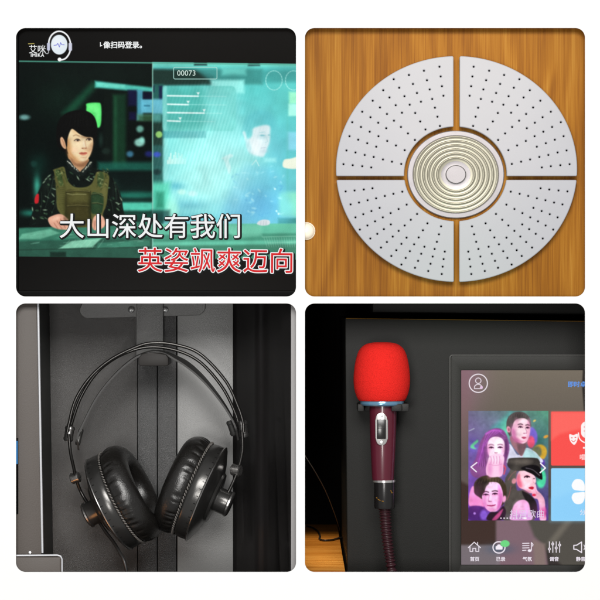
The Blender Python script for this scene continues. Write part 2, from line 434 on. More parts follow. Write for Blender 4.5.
for x, y, rx, ry, col in ((140, 129, 3.6, 3.4, (120, 186, 170)), (139.5, 142.5, 5, 4, (160, 226, 210)), (142, 140, 2.5, 3, (150, 226, 210)),
                          (130, 154, 3.4, 3, (70, 130, 160)), (149, 154, 4, 3, (34, 40, 110)), (24.5, 117.3, 5, 2.6, (120, 176, 172)),
                          (34, 164, 3, 3, (40, 80, 74)), (101, 140, 2, 6, (30, 50, 44)), (106, 151, 4, 3, (30, 46, 40))):
    c.ell(x, y, rx, ry, col, soft=1.8, al=.9)
c.glow(37, 186, 3.5, 13, (70, 180, 156), .85); c.glow(30, 213, 9, 3.5, (44, 140, 120), .8); c.glow(112, 185, 5, 5, (90, 186, 160), .8)
c.glow(38, 165, 10, 12, (14, 52, 44), .7)
c.rect(98, 162, 153, 171, (30, 104, 88), soft=3, al=.8)
c.rect(108, 172, 153, 190, (10, 26, 24), soft=4, al=.8)
c.rect(112, 192, 153, 198, (26, 110, 92), soft=3, al=.8); c.rect(115, 202, 153, 211, (96, 220, 190), soft=2.5, al=.95); c.glow(134, 200, 20, 9, (70, 180, 156), .35)
c.rect(118, 212, 153, 222, (26, 88, 72), soft=3, al=.8)
c.rect(114, 198, 153, 202, (12, 44, 38), soft=1.5, al=.7)
c.poly([(87, 103.5), (97, 102.6), (101, 105), (101.3, 120), (100, 126.5), (97.5, 127.6), (95.8, 124), (94, 117.5), (90.6, 113.6), (86.6, 111.6), (86.4, 107)], (98, 238, 122), soft=.9)
c.poly([(89, 105), (96, 104.5), (99, 108), (99, 118), (97.5, 119), (95, 113), (90, 110)], (126, 250, 146), soft=1.5, al=.7)
# --- map table
c.quad([(18, 228), (153, 221), (153, 262), (18, 262)], (48, 112, 92), soft=1.2)
c.quad([(18, 241), (153, 238), (153, 262), (18, 262)], (46, 92, 76), soft=1.6)
c.quad([(22, 234), (50, 229), (60, 233), (40, 239), (19, 239)], (84, 160, 132), soft=1.2, al=.9)
c.quad([(62, 232), (110, 228), (120, 234), (78, 240)], (72, 146, 120), soft=1.5, al=.8)
c.quad([(18, 229), (153, 222), (153, 236), (18, 241)], (64, 132, 108), soft=1.5, al=.8)
c.quad([(22, 234), (50, 229), (60, 233), (40, 239), (19, 239)], (116, 190, 160), soft=1.0, al=.8); c.quad([(72, 241), (102, 238), (92, 247), (58, 249)], (150, 222, 190), soft=1, al=.9)
c.quad([(98, 243), (150, 240), (150, 246), (96, 249)], (70, 140, 116), soft=1.2, al=.8)
for i in range(26):
    x = rng.uniform(22, 145); y = rng.uniform(232, 249); l = rng.uniform(3, 13)
    c.line([(x, y), (x + l, y - l * .13)], .5, (150, 220, 190), al=rng.uniform(.2, .7))
for i in range(7): c.line([(62 + i * 6, 248), (70 + i * 5.6, 240)], .4, (180, 238, 208), al=.55)
c.rect(50, 252, 66, 257, (20, 44, 36), soft=1.2, al=.9); c.line([(19, 250), (153, 247)], 1, (30, 56, 46), al=.6)
# --- the woman in the olive vest
SK, SKD, HAIR = (247, 224, 180), (206, 152, 110), (13, 13, 13)
c.poly([(60, 168), (53, 173), (43, 183), (37, 195), (33, 210), (30, 222), (31, 227), (48, 227), (66, 226), (110, 226), (124, 221), (123, 208), (121, 196), (116, 183), (108, 174), (97, 169), (80, 164)], (15, 23, 20), soft=.7)
for i in range(150):                                        # camouflage blotches on the sleeves and collar
    x = rng.uniform(32, 122); y = rng.uniform(169, 224)
    if 54 < x < 107 and y > 186: continue
    if x < 46 - (y - 183) * .3 and y < 200: continue
    if x > 112 + (y - 172) * .3: continue
    col = [(48, 74, 54), (86, 116, 86), (6, 8, 8), (24, 44, 36)][rng.integers(4)]
    c.ell(x, y, rng.uniform(.6, 2.4), rng.uniform(.35, 1.1), col, soft=.3, al=.9, rot=rng.uniform(-60, 60))
for x, y, a in ((46, 179, -45), (44, 182, -45), (49, 176, -40), (47, 197, 30), (53, 195, 50), (119, 204, -30), (117, 203, 20), (121, 199, 60), (33, 218, 70), (32.5, 209, 80), (45, 210, 0), (54, 189, 20), (91, 179, 15), (88, 180, 30), (79, 174, 70), (78, 178, 60)):
    c.ell(x, y, rng.uniform(1.5, 2.7), .55, (176, 204, 170), soft=.35, al=.85, rot=a)
c.poly([(36.5, 194.5), (38.8, 194.5), (38.4, 202.4), (35, 203.4), (34.6, 199)], (206, 40, 48), soft=.5)
c.poly([(54, 172), (53, 170), (58, 168), (64, 167), (66, 174), (68, 181), (73, 186), (79, 187.5), (87, 186.6), (92, 183), (95, 176), (97, 172), (103, 172), (109, 176), (108, 190), (106.5, 204), (103, 214), (101.5, 226), (66, 226), (61, 215), (57, 207), (56, 190), (55, 180)], (98, 98, 54), soft=.5)
c.poly([(57, 180), (60, 176), (66, 186), (66, 214), (60, 210), (57.5, 204)], (84, 84, 44), soft=1.2, al=.8)
c.poly([(66, 191), (78, 190), (89, 191), (90, 205), (89.5, 225), (67, 225), (65.5, 208)], (76, 74, 38), soft=.6)
c.poly([(69, 204), (80, 203), (88, 204), (88, 222), (69, 222)], (64, 60, 30), soft=1.5, al=.8)
c.poly([(91.5, 194), (98, 193), (103.5, 196), (102, 212), (95, 214), (91, 211)], (40, 66, 42), soft=.6)
c.line([(67, 193.5), (72, 194.6), (78, 194.2), (86, 194.4)], .9, (150, 150, 104), al=.9)
c.line([(66, 191), (66, 224)], .6, (52, 52, 26)); c.line([(90.5, 191), (90.5, 224)], .6, (44, 46, 24))
for a, b in (((57, 171), (64, 186)), ((61.5, 168.5), (67, 182)), ((102, 172), (97, 187)), ((106, 175), (101, 190))): c.line([a, b], 1.1, (70, 80, 42), al=.9)
c.poly([(55, 171), (59, 169.5), (62, 176), (63, 184), (60, 186), (57, 178)], (62, 84, 46), soft=.5, al=.9)
c.poly([(98, 174), (102, 172), (104, 178), (101, 187), (97.6, 184)], (60, 82, 48), soft=.5, al=.9)
c.line([(59.5, 174), (62.5, 173)], .6, (150, 160, 110)); c.line([(98.5, 178), (103.5, 180)], .6, (150, 160, 110)); c.line([(100, 184), (102, 180)], .6, (160, 166, 120))
for i in range(60):
    q = rng.uniform(168, 188); x = rng.uniform(54, 64) if i % 2 else rng.uniform(98, 108)
    c.ell(x, q, rng.uniform(.5, 1.6), rng.uniform(.3, .8), [(140, 146, 96), (52, 66, 36), (34, 42, 24)][i % 3], soft=.35, al=.6, rot=rng.uniform(-70, 70))
for i in range(40):
    c.ell(rng.uniform(58, 105), rng.uniform(188, 224), rng.uniform(.3, 1.4), .3, (120, 120, 72), soft=.3, al=.35)
# neck, collar
c.poly([(69, 152), (70, 163), (76, 170), (81, 171.5), (86, 167), (88, 158)], (204, 158, 118), soft=.5)
c.poly([(71, 158), (76, 163), (83, 163), (88, 160), (87, 165), (80, 167), (73, 164)], (150, 102, 70), soft=1, al=.7)
c.poly([(66.5, 160), (69, 159), (74, 166), (79.5, 171.5), (79, 176), (72, 172), (67, 165)], (24, 32, 30), soft=.4)
c.poly([(91.5, 162), (89, 161), (85, 167), (80.5, 171.5), (82, 176), (88, 171), (92, 166)], (24, 32, 30), soft=.4)
for i in range(7):
    c.ell(67.6 + i * 1.7 + rng.uniform(-.5, .5), 161.4 + i * 1.6, rng.uniform(.7, 1.7), rng.uniform(.4, .9), (232, 232, 214), soft=.35, al=rng.uniform(.6, 1), rot=rng.uniform(20, 90))
    c.ell(90.8 - i * 1.35 + rng.uniform(-.4, .4), 162.6 + i * 1.5, rng.uniform(.6, 1.5), rng.uniform(.4, .8), (226, 228, 206), soft=.35, al=rng.uniform(.6, 1), rot=-rng.uniform(20, 90))
# head
c.poly([(57, 144), (56.4, 130), (59, 120), (65, 114), (73, 110.8), (82, 110), (90, 112.6), (95, 118), (97.3, 127), (96.8, 137), (94, 146), (92, 152), (80, 158), (69, 154), (64, 152), (60, 149)], HAIR, soft=.5)
c.poly([(60.3, 138.6), (62, 137), (64.4, 140.5), (66, 146.5), (65.6, 149), (63, 147.6), (60.8, 143.6)], (228, 180, 142), soft=.4)
c.line([(62, 139.5), (63.6, 143), (64.4, 146.6)], .7, (176, 112, 80), al=.7)
c.poly([(67, 138), (69, 132), (71.6, 128.6), (74.4, 130), (79, 133.6), (85, 136.4), (91.8, 137), (93, 141), (92.6, 146.6), (91, 153), (88.2, 158.4), (84.4, 161), (78.6, 161.2), (73, 158.6), (68.6, 154), (67, 146)], SK, soft=.4)
c.poly([(67, 139), (69, 140), (70, 150), (75, 158), (80, 161.6), (76, 160.6), (69, 153.5), (66.8, 146)], (222, 170, 118), soft=1.1, al=.75)
c.poly([(88, 146), (92.4, 143), (91.6, 150), (88.6, 156), (84, 161), (87, 154)], (224, 180, 140), soft=1.2, al=.6)
c.ell(74.5, 150, 4, 3, (248, 204, 172), soft=2.5, al=.5)
c.sh(80, 144, 6, 6, (250, 228, 190), .6); c.sh(69, 147, 2.6, 9, (196, 140, 84), .6, -6); c.sh(74, 158, 6, 2.5, (190, 134, 84), .55, 32); c.sh(77, 139.5, 4.4, 2.2, (206, 164, 122), .35); c.sh(89, 139, 3, 2, (206, 164, 122), .35)
c.sh(75, 131.6, 4, 2, (216, 176, 128), .6, 35); c.sh(86, 137.2, 6, 1.4, (150, 108, 76), .6, 8); c.sh(91.6, 147, 1.4, 8, (206, 158, 116), .5, 12); c.sh(84.4, 144.6, 1.1, 3.4, (255, 240, 212), .7, -12); c.sh(87, 150, 2.6, 2, (206, 156, 114), .45); c.sh(83, 159, 3, 1.6, (246, 220, 184), .5)
c.line([(73.4, 135.8), (76, 135), (79.2, 136)], .9, (150, 108, 74), soft=.6, al=.7, smooth=True)
for ex, ey, k in ((77.2, 140.4, 1), (88.8, 139.6, .86)):
    c.ell(ex, ey, 2.4 * k, .8, (226, 206, 184), soft=.3)
    c.ell(ex + .5 * k, ey - .1, 1.15, 1.0, (30, 18, 14), soft=.35); c.ell(ex + .5, ey - .5, .3, .3, (240, 240, 240), soft=.2, al=.8)
    c.line([(ex - 3.1 * k, ey + .4), (ex - .8, ey - 1.25), (ex + 1.6 * k, ey - 1.1), (ex + 2.9 * k, ey + .2)], .65, (30, 18, 14), smooth=True)
    c.line([(ex - 2 * k, ey + 1.2), (ex + 2 * k, ey + 1.2)], .35, (170, 110, 84), al=.6)
c.line([(85, 141), (85.6, 145), (86.4, 147.4)], .8, (216, 168, 130), soft=.6, al=.8, smooth=True)
c.ell(84.2, 148.3, 2.6, .8, (202, 144, 108), soft=.7, al=.8); c.ell(82.5, 148.3, .6, .4, (120, 62, 44), soft=.3); c.ell(86, 148.1, .55, .4, (130, 70, 50), soft=.3)
c.poly([(79, 153.2), (81.6, 152.2), (83.6, 152.5), (85.2, 152.1), (87.4, 152.9), (85.4, 153.9), (81.4, 154)], (188, 84, 70), soft=.5, al=.9)
c.poly([(79.6, 153.8), (83.4, 153.9), (87, 153.4), (85.6, 155), (83, 155.5), (81, 155)], (226, 140, 114), soft=.5, al=.85); c.line([(79.4, 153.5), (83.4, 153.8), (87, 153.2)], .4, (140, 50, 44), soft=.4, al=.8)
c.ell(83.5, 157.6, 2.4, .5, (214, 160, 124), soft=.6, al=.8)
c.poly([(66.4, 132), (70, 124), (76, 120), (86, 122), (94, 129), (96, 137), (93.8, 143), (92.6, 137.8), (86, 136.8), (79.6, 134), (75, 130.4), (71.8, 129), (69.4, 132.8), (67.6, 139), (67, 147), (65.4, 142)], HAIR, soft=.4)
for i in range(9): c.line([(70 + i * 2, 113 + abs(i - 4) * .6), (66 + i * 3, 126)], .35, (32, 32, 31), al=.6)
# hands on the table
for pts in ([(48, 219), (53, 215.6), (60, 214), (66, 217), (69, 222), (67.4, 229), (64, 229.6), (58, 229), (51, 226)], [(92, 224), (94, 217), (99, 214.4), (104, 218), (105, 225), (101, 229), (94, 230)]):
    c.poly(pts, (232, 176, 150), soft=.5)
for x0, y0, x1, y1 in ((57, 221, 62, 229), (60.5, 219, 65.5, 228), (64, 218, 68, 225), (54, 223, 58, 229), (95, 221, 94, 229), (98, 220, 97.6, 229), (101, 220, 101, 228)):
    c.line([(x0, y0), (x1, y1)], .7, (170, 104, 84), soft=.5, al=.8)
c.ell(56, 218.5, 4, 1.6, (246, 204, 178), soft=1, al=.7, rot=-20); c.ell(99, 217.5, 3, 1.4, (246, 206, 184), soft=1, al=.7)
for x, y, rx, ry, col, al in ((60, 195, 3, 12, (120, 120, 70), .4), (78, 198, 9, 4, (106, 104, 60), .5), (97, 202, 3, 9, (60, 86, 56), .4), (104, 190, 2, 9, (124, 122, 74), .4), (66, 210, 2, 12, (44, 42, 20), .5), (90, 208, 1.6, 14, (36, 40, 20), .6), (78, 222, 12, 3, (40, 38, 18), .5), (49, 188, 5, 9, (34, 48, 40), .5), (116, 190, 3, 8, (34, 50, 42), .5)):
    c.sh(x, y, rx, ry, col, al)
for x0, y0, x1, y1 in ((52, 176, 47, 196), (47, 190, 44, 208), (56, 196, 50, 214), (112, 178, 115, 200), (117, 190, 120, 210), (108, 196, 112, 216), (40, 192, 39, 212)):
    c.line([(x0, y0), ((x0 + x1) / 2 + 1, (y0 + y1) / 2), (x1, y1)], .6, (4, 6, 6), soft=.5, al=.8, smooth=True); c.line([(x0 + 1.2, y0), ((x0 + x1) / 2 + 2.2, (y0 + y1) / 2), (x1 + 1.2, y1)], .5, (56, 78, 64), soft=.5, al=.6, smooth=True)
for pts in ([(66, 191.4), (78, 190.4), (89.6, 191.4)], [(67, 206), (78, 205), (89, 206)], [(91.5, 194), (98, 193.2), (103.5, 196)], [(92, 203), (97, 202.6), (102.6, 204)]):
    c.line(pts, .45, (140, 136, 90), soft=.3, al=.8); c.line([(a, b + .8) for a, b in pts], .5, (36, 36, 18), soft=.3, al=.8)
for i in range(9): c.line([(58.5 + i * .1, 188 + i * 2), (64.5, 187.4 + i * 2)], .35, (58, 58, 30), al=.7)
for i in range(16): c.line([(66 + i * 1.9, 112.5 + abs(i - 7) * .35), (63 + i * 2.2, 124 + (i % 3))], .4, (40, 40, 38) if i % 2 else (4, 4, 4), soft=.6, al=.25)
c.tex(.035, 40, rng)
c.c = 255 * (np.clip(c.c, 0, 255) / 255) ** 1.02 - 3
left = c.c.copy()
# --- bright interface panel on the right
c.c[:] = (96, 206, 204)
yy = np.clip((Y - 62) / 190, 0, 1)[..., None]; xx = np.clip((X - 152) / 140, 0, 1)[..., None]
c.c[:] = np.array((84, 196, 190)) * (1 - yy) + np.array((132, 222, 228)) * yy
c.glow(205, 185, 46, 34, (176, 255, 250), .95); c.glow(195, 140, 40, 28, (150, 244, 238), .8); c.glow(240, 150, 40, 30, (170, 246, 246), .75)
c.glow(262, 205, 26, 20, (92, 168, 216), .9); c.glow(283, 140, 18, 60, (84, 190, 200), .6); c.glow(240, 210, 18, 14, (120, 196, 236), .6); c.glow(276, 160, 12, 40, (120, 216, 232), .6)
c.glow(285, 100, 16, 30, (100, 206, 196), .6); c.glow(235, 112, 26, 14, (104, 206, 208), .65)
c.glow(190, 205, 22, 6, (104, 196, 216), .7); c.glow(176, 186, 9, 4, (84, 186, 206), .8); c.glow(196, 218, 26, 5, (84, 176, 196), .6)
c.rect(150, 69.5, 262, 84, (58, 130, 122), soft=3, al=.85)
c.quad([(150, 69), (196, 70), (214, 76), (214, 85), (150, 86)], (26, 46, 40), soft=2.5, al=.92)
c.quad([(196, 70), (298, 70), (298, 82), (214, 84)], (62, 150, 146), soft=3, al=.7)
c.rect(150, 61, 298, 67, (110, 214, 200), soft=2); c.rect(194, 62, 207, 65.5, (26, 56, 58), soft=1); c.rect(248, 62, 260, 66, (38, 80, 82), soft=1.2)
c.rect(211, 80, 244, 93, (164, 252, 244), soft=2.5, al=.9); c.rect(222, 68, 246, 75, (120, 226, 214), soft=3, al=.7)
c.rect(150, 84, 163.4, 262, (36, 92, 86), soft=1.6, al=.95)
c.rect(150, 86, 154, 92, (20, 24, 60), soft=1.5); c.rect(159, 86, 162.5, 100, (20, 28, 66), soft=1.2, al=.9)
c.rect(150, 99, 164, 114, (112, 198, 220), soft=2, al=.9); c.rect(153, 114, 161, 123, (90, 170, 160), soft=2, al=.8)
c.rect(150, 122, 163, 146, (28, 48, 40), soft=3, al=.85); c.ell(159, 134.5, 3.3, 3.3, (150, 208, 112), soft=.9)
c.rect(150, 146, 163, 166, (40, 90, 86), soft=2, al=.9); c.ell(157, 154.5, 3.6, 2.6, (60, 86, 196), soft=1.4); c.ell(157, 172, 4, 3, (24, 52, 52), soft=1.6)
c.rect(150, 182, 170, 212, (92, 214, 182), soft=4, al=.9); c.rect(156, 192, 164, 208, (44, 140, 112), soft=3, al=.9); c.ell(172, 210, 6, 12, (170, 250, 226), soft=4, al=.8)
c.rect(162.6, 86, 236, 131, (96, 200, 190), soft=.9, al=.75, r=5); c.rect(166, 88, 205, 128, (74, 178, 168), soft=5, al=.6, r=4); c.rect(205, 88, 240, 131, (150, 244, 240), soft=9, al=.6)
c.rect(162.6, 85.6, 167, 131, (150, 232, 224), soft=1.2, al=.6, r=2)
c.rect(162.6, 138, 168, 180, (150, 232, 224), soft=1.2, al=.5, r=2); c.rect(162.6, 131, 206, 138, (70, 160, 166), soft=1.2, al=.65)
for y, x1, xk in ((95.7, 226, 198), (104.2, 226, 188), (112.6, 222, 204), (120.8, 214, 180)):
    c.line([(167.5, y), (x1, y + .8)], .8, (176, 244, 238), soft=.5, al=.6); c.line([(167.5, y), (xk, y + .5)], 1.5, (230, 255, 252), soft=.4)
    c.quad([(xk - 1.5, y - 3.4), (xk + 1.7, y - 3.4), (xk + .1, y - .6)], (236, 255, 252), soft=.4)
for i, h in enumerate((4, 7, 11, 5, 9, 12, 6, 11, 8, 10, 5, 7)): c.rect(167 + i * 1.6, 164 - h, 168.2 + i * 1.6, 164, (228, 255, 246), soft=.5, al=.95 - .05 * i)
c.ell(182, 192, 4, 2.6, (196, 252, 240), soft=1.4, al=.9); c.ell(192.5, 193.5, 4.4, 2.6, (206, 250, 250), soft=1.4, al=.9)
for cx in (274, 293.6):
    for k in range(40):
        a = 2 * math.pi * k / 40; a2 = a + 2 * math.pi / 40
        c.line([(cx + 8.2 * math.cos(a), 80.4 + 9.6 * math.sin(a)), (cx + 8.2 * math.cos(a2), 80.4 + 9.6 * math.sin(a2))], .6, (190, 248, 240), al=.9 if k % 2 else .4)
c.rect(289, 92, 300, 104, (170, 255, 208), soft=2, al=.85); c.rect(288, 104, 300, 116, (180, 255, 236), soft=1.5, al=.9); c.rect(287, 132, 300, 150, (150, 226, 250), soft=2, al=.8)
c.rect(286.5, 100, 288.5, 218, (96, 196, 190), soft=1.5, al=.5); c.rect(279, 192, 300, 217, (150, 248, 214), soft=3.5, al=.9, r=5); c.rect(278, 218, 300, 224, (52, 140, 130), soft=1.5, al=.8)
c.poly([(284, 160), (291, 158.5), (300, 157), (300, 168), (284, 167.6)], (240, 246, 226), soft=.8)
# pale man in the interface panel
c.poly([(226, 222), (229, 196), (236, 178), (248, 166), (262, 166), (276, 172), (286, 188), (290, 222)], (110, 196, 230), soft=6, al=.42)
c.poly([(242, 134), (244, 122), (250, 114), (260, 110), (270, 113), (274.6, 121), (273.6, 130), (270, 127), (260, 126), (253, 130), (250, 137), (247, 138)], (96, 198, 206), soft=3.2, al=.6)
for i in range(46):
    c.ell(rng.uniform(232, 284), rng.uniform(166, 216), rng.uniform(.8, 2.4), rng.uniform(.5, 1.2), [(170, 240, 250), (90, 170, 214), (200, 252, 252)][i % 3], soft=.7, al=.45, rot=rng.uniform(-60, 60))
c.sh(240, 186, 5, 20, (150, 226, 244), .5, 15)
c.poly([(243, 133), (245, 132), (247.4, 139), (252, 136), (253, 129), (258, 126.5), (266, 125), (270, 127), (270, 134), (269.6, 142), (267, 149), (264, 156), (260, 156.6), (252, 154), (247.6, 150), (246, 142)], (228, 242, 246), soft=1.7, al=.92)
c.sh(262, 136.6, 5, 2.4, (170, 214, 222), .55); c.sh(256, 146, 5, 8, (250, 250, 252), .6); c.sh(248.6, 146, 2, 7, (170, 222, 228), .6, -15); c.sh(264, 151, 4, 2, (186, 206, 216), .5)
c.ell(262.4, 135.4, 2.4, .7, (130, 196, 206), soft=.5); c.ell(269, 135, 1.2, .6, (140, 206, 212), soft=.5); c.line([(259.5, 132.6), (265, 132)], .7, (160, 212, 220), al=.8)
c.line([(266, 136), (267.6, 141.6), (265, 142.6)], .6, (180, 220, 226), al=.9); c.line([(261, 148), (266, 147.6)], .8, (186, 200, 212), al=.9)
c.poly([(222, 158), (230, 154), (233, 156), (229, 160), (231, 168), (229, 174), (226, 166), (224, 160)], (224, 250, 250), soft=1, al=.85)
c.line([(252, 165), (256, 160), (259, 166)], .8, (220, 252, 250), al=.8); c.rect(264, 158, 276, 162, (170, 248, 248), soft=2, al=.7)
c.glow(212, 168, 34, 36, (192, 255, 250), .55)
c.quad([(150, 224), (300, 223.5), (300, 262), (150, 262)], (104, 196, 166), soft=.7)
c.quad([(150, 235), (300, 233), (300, 240), (150, 242)], (72, 150, 124), soft=1.4, al=.9); c.quad([(150, 246), (300, 244), (300, 262), (150, 262)], (62, 124, 100), soft=1.6, al=.85)
c.quad([(220, 226), (262, 225), (262, 236), (236, 238)], (120, 206, 176), soft=2, al=.7)
for i in range(14): c.line([(267 + i * 2.3, 247), (264 + i * 2.5, 237.5)], .4, (170, 232, 204), al=.6)
c.line([(262, 237), (300, 236)], .5, (176, 236, 208), al=.7); c.line([(268, 243), (300, 242)], .5, (176, 236, 208), al=.6)
c.poly([(257, 224), (259, 221), (264, 219.6), (269, 220.4), (270, 223), (268, 225), (262, 225.6)], (214, 222, 226), soft=.6)
for x in (261, 263.6, 266.2): c.line([(x, 221), (x - .3, 225)], .4, (160, 180, 190), al=.9)
for x, y in ((275, 189), (278.5, 214), (276.5, 211)): c.ell(x, y, .8, .8, (220, 255, 255), soft=.5)
c.tex(.035, 14, rng)
mo = np.sin((X * .95 + Y * .28) * 2 * math.pi / 3.3) * np.exp(-(((X - 205) / 48) ** 2 + ((Y - 150) / 70) ** 2))   # pixel moire of the panel
c.c += mo[..., None] * np.array((13, 9, 9)) * (Y > 78)[..., None]
c.line([(152.6, 60), (152.6, 258)], 1.0, (150, 210, 192), soft=.5, al=.9)
a = np.clip((X - 152.2) * 2, 0, 1)[..., None]; c.c = left * (1 - a) + c.c * a
c.line([(152.4, 60), (152.4, 258)], .7, (150, 214, 196), soft=.5, al=.85)
c.rect(151, 210, 170, 222, (20, 60, 56), soft=2.5, al=.7)
tl = Canvas.ss(np.abs(Y - ytop - .9) - .6, .5)[..., None]; c.c = c.c * (1 - tl) + np.array((88, 170, 148)) * tl
c.blur(.36)
grain = rng.normal(0, 1, X.shape)[..., None]; c.c += grain * 2.2
inside = (Canvas.ss(ytop - Y, .4) * Canvas.ss(Y - ybot, .6))[..., None]
c.c = bars * (1 - inside) + c.c * inside
# song counter frame, top logo
c.ring(173.6, 67.3, 217, 79, 1.6, .7, (176, 222, 212), al=.95)
c.ell(59.2, 44.7, 8.2, 9.8, (226, 236, 242), soft=.4); c.ell(57.5, 42.5, 5, 6, (240, 246, 250), soft=3, al=.7)
c.line([(54, 45.4), (56.6, 45), (57.8, 43.4), (59.4, 47), (60.6, 42.6), (61.6, 44.6), (64.2, 44.8)], .6, (92, 96, 206))
c.line([(48.8, 45), (49.2, 40), (51.6, 35.2), (55.4, 32.2), (59.4, 31.3), (63.6, 32.4), (67.6, 35.8), (70, 41), (70.6, 47), (69.4, 53), (66, 58), (62, 59.8), (59.6, 59.8)], 1.5, (246, 248, 250), smooth=True)
c.rect(47, 42.8, 50, 50.6, (196, 200, 222), soft=.4, r=1); c.rect(68.6, 42.8, 72, 50.8, (206, 208, 226), soft=.4, r=1); c.ell(59.6, 59.5, 1.9, 1.9, (250, 252, 252))
c.line([(48.4, 50.6), (48.6, 52.4), (47.4, 53.6), (45.4, 53), (44.6, 51)], .6, (220, 222, 226), smooth=True)
c.line([(28.4, 43.8), (34, 43.5)], .7, (206, 190, 100))
scr = c.mesh('screen', TVY, display_mat('television_picture'), tv)
text('lyric_text', '大山深处有我们', 58.7, 235.8, 26.2, TVY, [(1.5, BLACK, .0003, .6, .6), (.14, WHITE, .0008, 0, 0)], scr, spacing=.997)
text('lyric_text', '英姿飒爽迈向', 136.9, 269.6, 26.2, TVY, [(1.7, BLACK, .0003, 1.2, .9), (1.05, WHITE, .0006, 0, 0), (.10, RED, .001, 0, 0)], scr, rot=.45, spacing=1.008)
text('notice_text', '像扫码登录。', 103.2, 47.6, 7.3, TVY, [(.18, WHITE, .0004, 0, 0)], scr, spacing=.98)
text('counter_text', '00073', 177, 75.6, 7.6, TVY, [(0, lit('counter_letter', (206, 228, 218)), .0004, 0, 0)], scr, width=.98, spacing=1.02)
text('logo_text', '艾咪', 28.6, 52.6, 9.0, TVY, [(0, WHITE, .0004, 0, 0)], scr, width=.98, spacing=.94)
text('logo_text', 'IMIKA', 30.6, 56.6, 4.6, TVY, [(.1, WHITE, .0004, 0, 0)], scr, spacing=1.16)
bm = bmesh.new(); box_px(bm, 100, 42.3, 100.7, 46.5, TVY - .0004, TVY - .0002); box_px(bm, 100.7, 45.2, 102.2, 46, TVY - .0004, TVY - .0002)
from_bm('notice_text', bm, WHITE, scr, smooth=False)

# ================================================================== wood panel and its round speaker (upper right)
WY = .0145
bm = bmesh.new(); box_px(bm, 300.6, -6, 597, 299.6, WY, WY + .018)
tag(from_bm('wood_panel', bm, M['panel'], smooth=False), 'orange brown wood veneer panel behind the round speaker', 'wall panel')
CX, CY, RX, AV, KV = 456.6, 178.0, 120.3, 112.3, .0796
def SP(u, v):
    s = 1 / (1 - KV * v); return (CX + RX * u * s, CY - AV * v * s)
def UV(px, py):
    q = (CY - py) / AV; v = q / (1 + KV * q); return ((px - CX) / RX * (1 - KV * v), v)
rows = [[(558, 187), (496, 203), (436, 220), (375, 237), (333, 281), (291, 323), (249, 367), (209, 409), (198, 465), (186, 522), (174, 577)],
        [(563, 226), (508, 241), (452, 256), (397, 271), (358, 310), (320, 350), (282, 389), (244, 428), (233, 479), (222, 530), (211, 581)],
        [(568, 265), (519, 278), (468, 292), (418, 305), (383, 341), (348, 376), (313, 411), (279, 447), (269, 493), (259, 540), (249, 585)],
        [(574, 303), (529, 316), (484, 327), (439, 339), (408, 371), (376, 403), (345, 433), (314, 465), (305, 507), (295, 548), (285, 590)],
        [(540, 351), (461, 372), (404, 428), (349, 484), (332, 558)], [(550, 387), (481, 406), (432, 454), (384, 502), (368, 567)], [(560, 424), (502, 438), (460, 480), (419, 521), (405, 576)]]
holes = [UV(x / 4 + 300, y / 4 + 20) for r in rows for x, y in r]
spk = thing('wall_speaker', 'round silver speaker of four perforated plates on the wood panel', 'speaker')
RI, GX, GY = .434, .0235, .0165
def quadrant(sx, sy, rout, grow=0.0):
    gx, gy = GX + grow, GY + grow; pts = []; rc = .008
    def arc(r, a0, a1, n):
        return [(r * math.cos(a0 + (a1 - a0) * i / n), r * math.sin(a0 + (a1 - a0) * i / n)) for i in range(n + 1)]
    o = [(sx * u, sy * v) for u, v in arc(rout, math.asin((gy + rc) / rout), math.acos((gx + rc) / rout), 48)]
    k = 1 + grow * 3; ex, ey, rx, ry = 455.5, 173.9, 51.2 * k, 47.2 * k                # the round cut-out for the dish
    yg = SP(sx * .6, sy * gy)[1]; x_ = SP(sx * gx, sy * .6)[0]
    a0 = math.acos((sx * (x_ - ex)) / rx) - .012; a1 = math.asin((sy * (ey - yg)) / ry) + .012
    inner = [(ex + sx * rx * math.cos(a0 + (a1 - a0) * q / 28), ey - sy * ry * math.sin(a0 + (a1 - a0) * q / 28)) for q in range(29)]
    return [SP(u, v) for u, v in o] + [SP(sx * gx, o[-1][1] - sy * rc), (x_, inner[0][1] - sy * .7)] + inner + [(inner[-1][0] + sx * .7, yg), SP(o[0][0] - sx * rc, sy * gy)]
for sx, sy in ((-1, 1), (1, 1), (-1, -1), (1, -1)):
    loops = [quadrant(sx, sy, 1.0)]
    for u, v in holes:
        cx, cy = SP(abs(u) * sx, abs(v) * sy); loops.append([(cx + .9 * math.cos(2 * math.pi * k / 12), cy + .9 * math.sin(2 * math.pi * k / 12)) for k in range(12)])
    p = sheet('perforated_plate', loops, .006, WY - .012, M['plate'], spk, bev=.0010)
    bm = bmesh.new(); add_prism(bm, quadrant(sx, sy, .985, .012), WY - .0055, WY - .0005)
    from_bm('backing', bm, M['hole'], p, smooth=False)
DC = P(455.6, 174.6, WY); SXd = Matrix.Diagonal((1, 1, .905, 1))
Md = Matrix.Translation(DC) @ SXd @ frame((0, 0, 0), (0, -1, 0))
RR = (.0172, .0225, .0275, .0323, .0368, .0410)
pr = [(0, .0052), (.0094, .0052), (.0098, .0046), (.0102, .0030), (.0132, .0028), (.0142, .0030), (.0430, .0030), (.0436, .0036), (.0478, .0036), (.0486, .0028), (.0486, -.0)]
bm = bmesh.new(); add_lathe(bm, [(r, h + .0005) for r, h in pr], Md, 160)
dish = from_bm('dish', bm, M['dish'], spk, angle=20)
pc = [(.0146, .0031)]
for k in range(6):                                           # six stepped ridges, each a shallow slope up and a rounded lip
    r0 = .0148 + k * .00467
    pc += [(r0, .0038), (r0 + .0016, .00396), (r0 + .0029, .00422), (r0 + .0034, .0045), (r0 + .0038, .00456), (r0 + .0042, .0044), (r0 + .0045, .0040)]
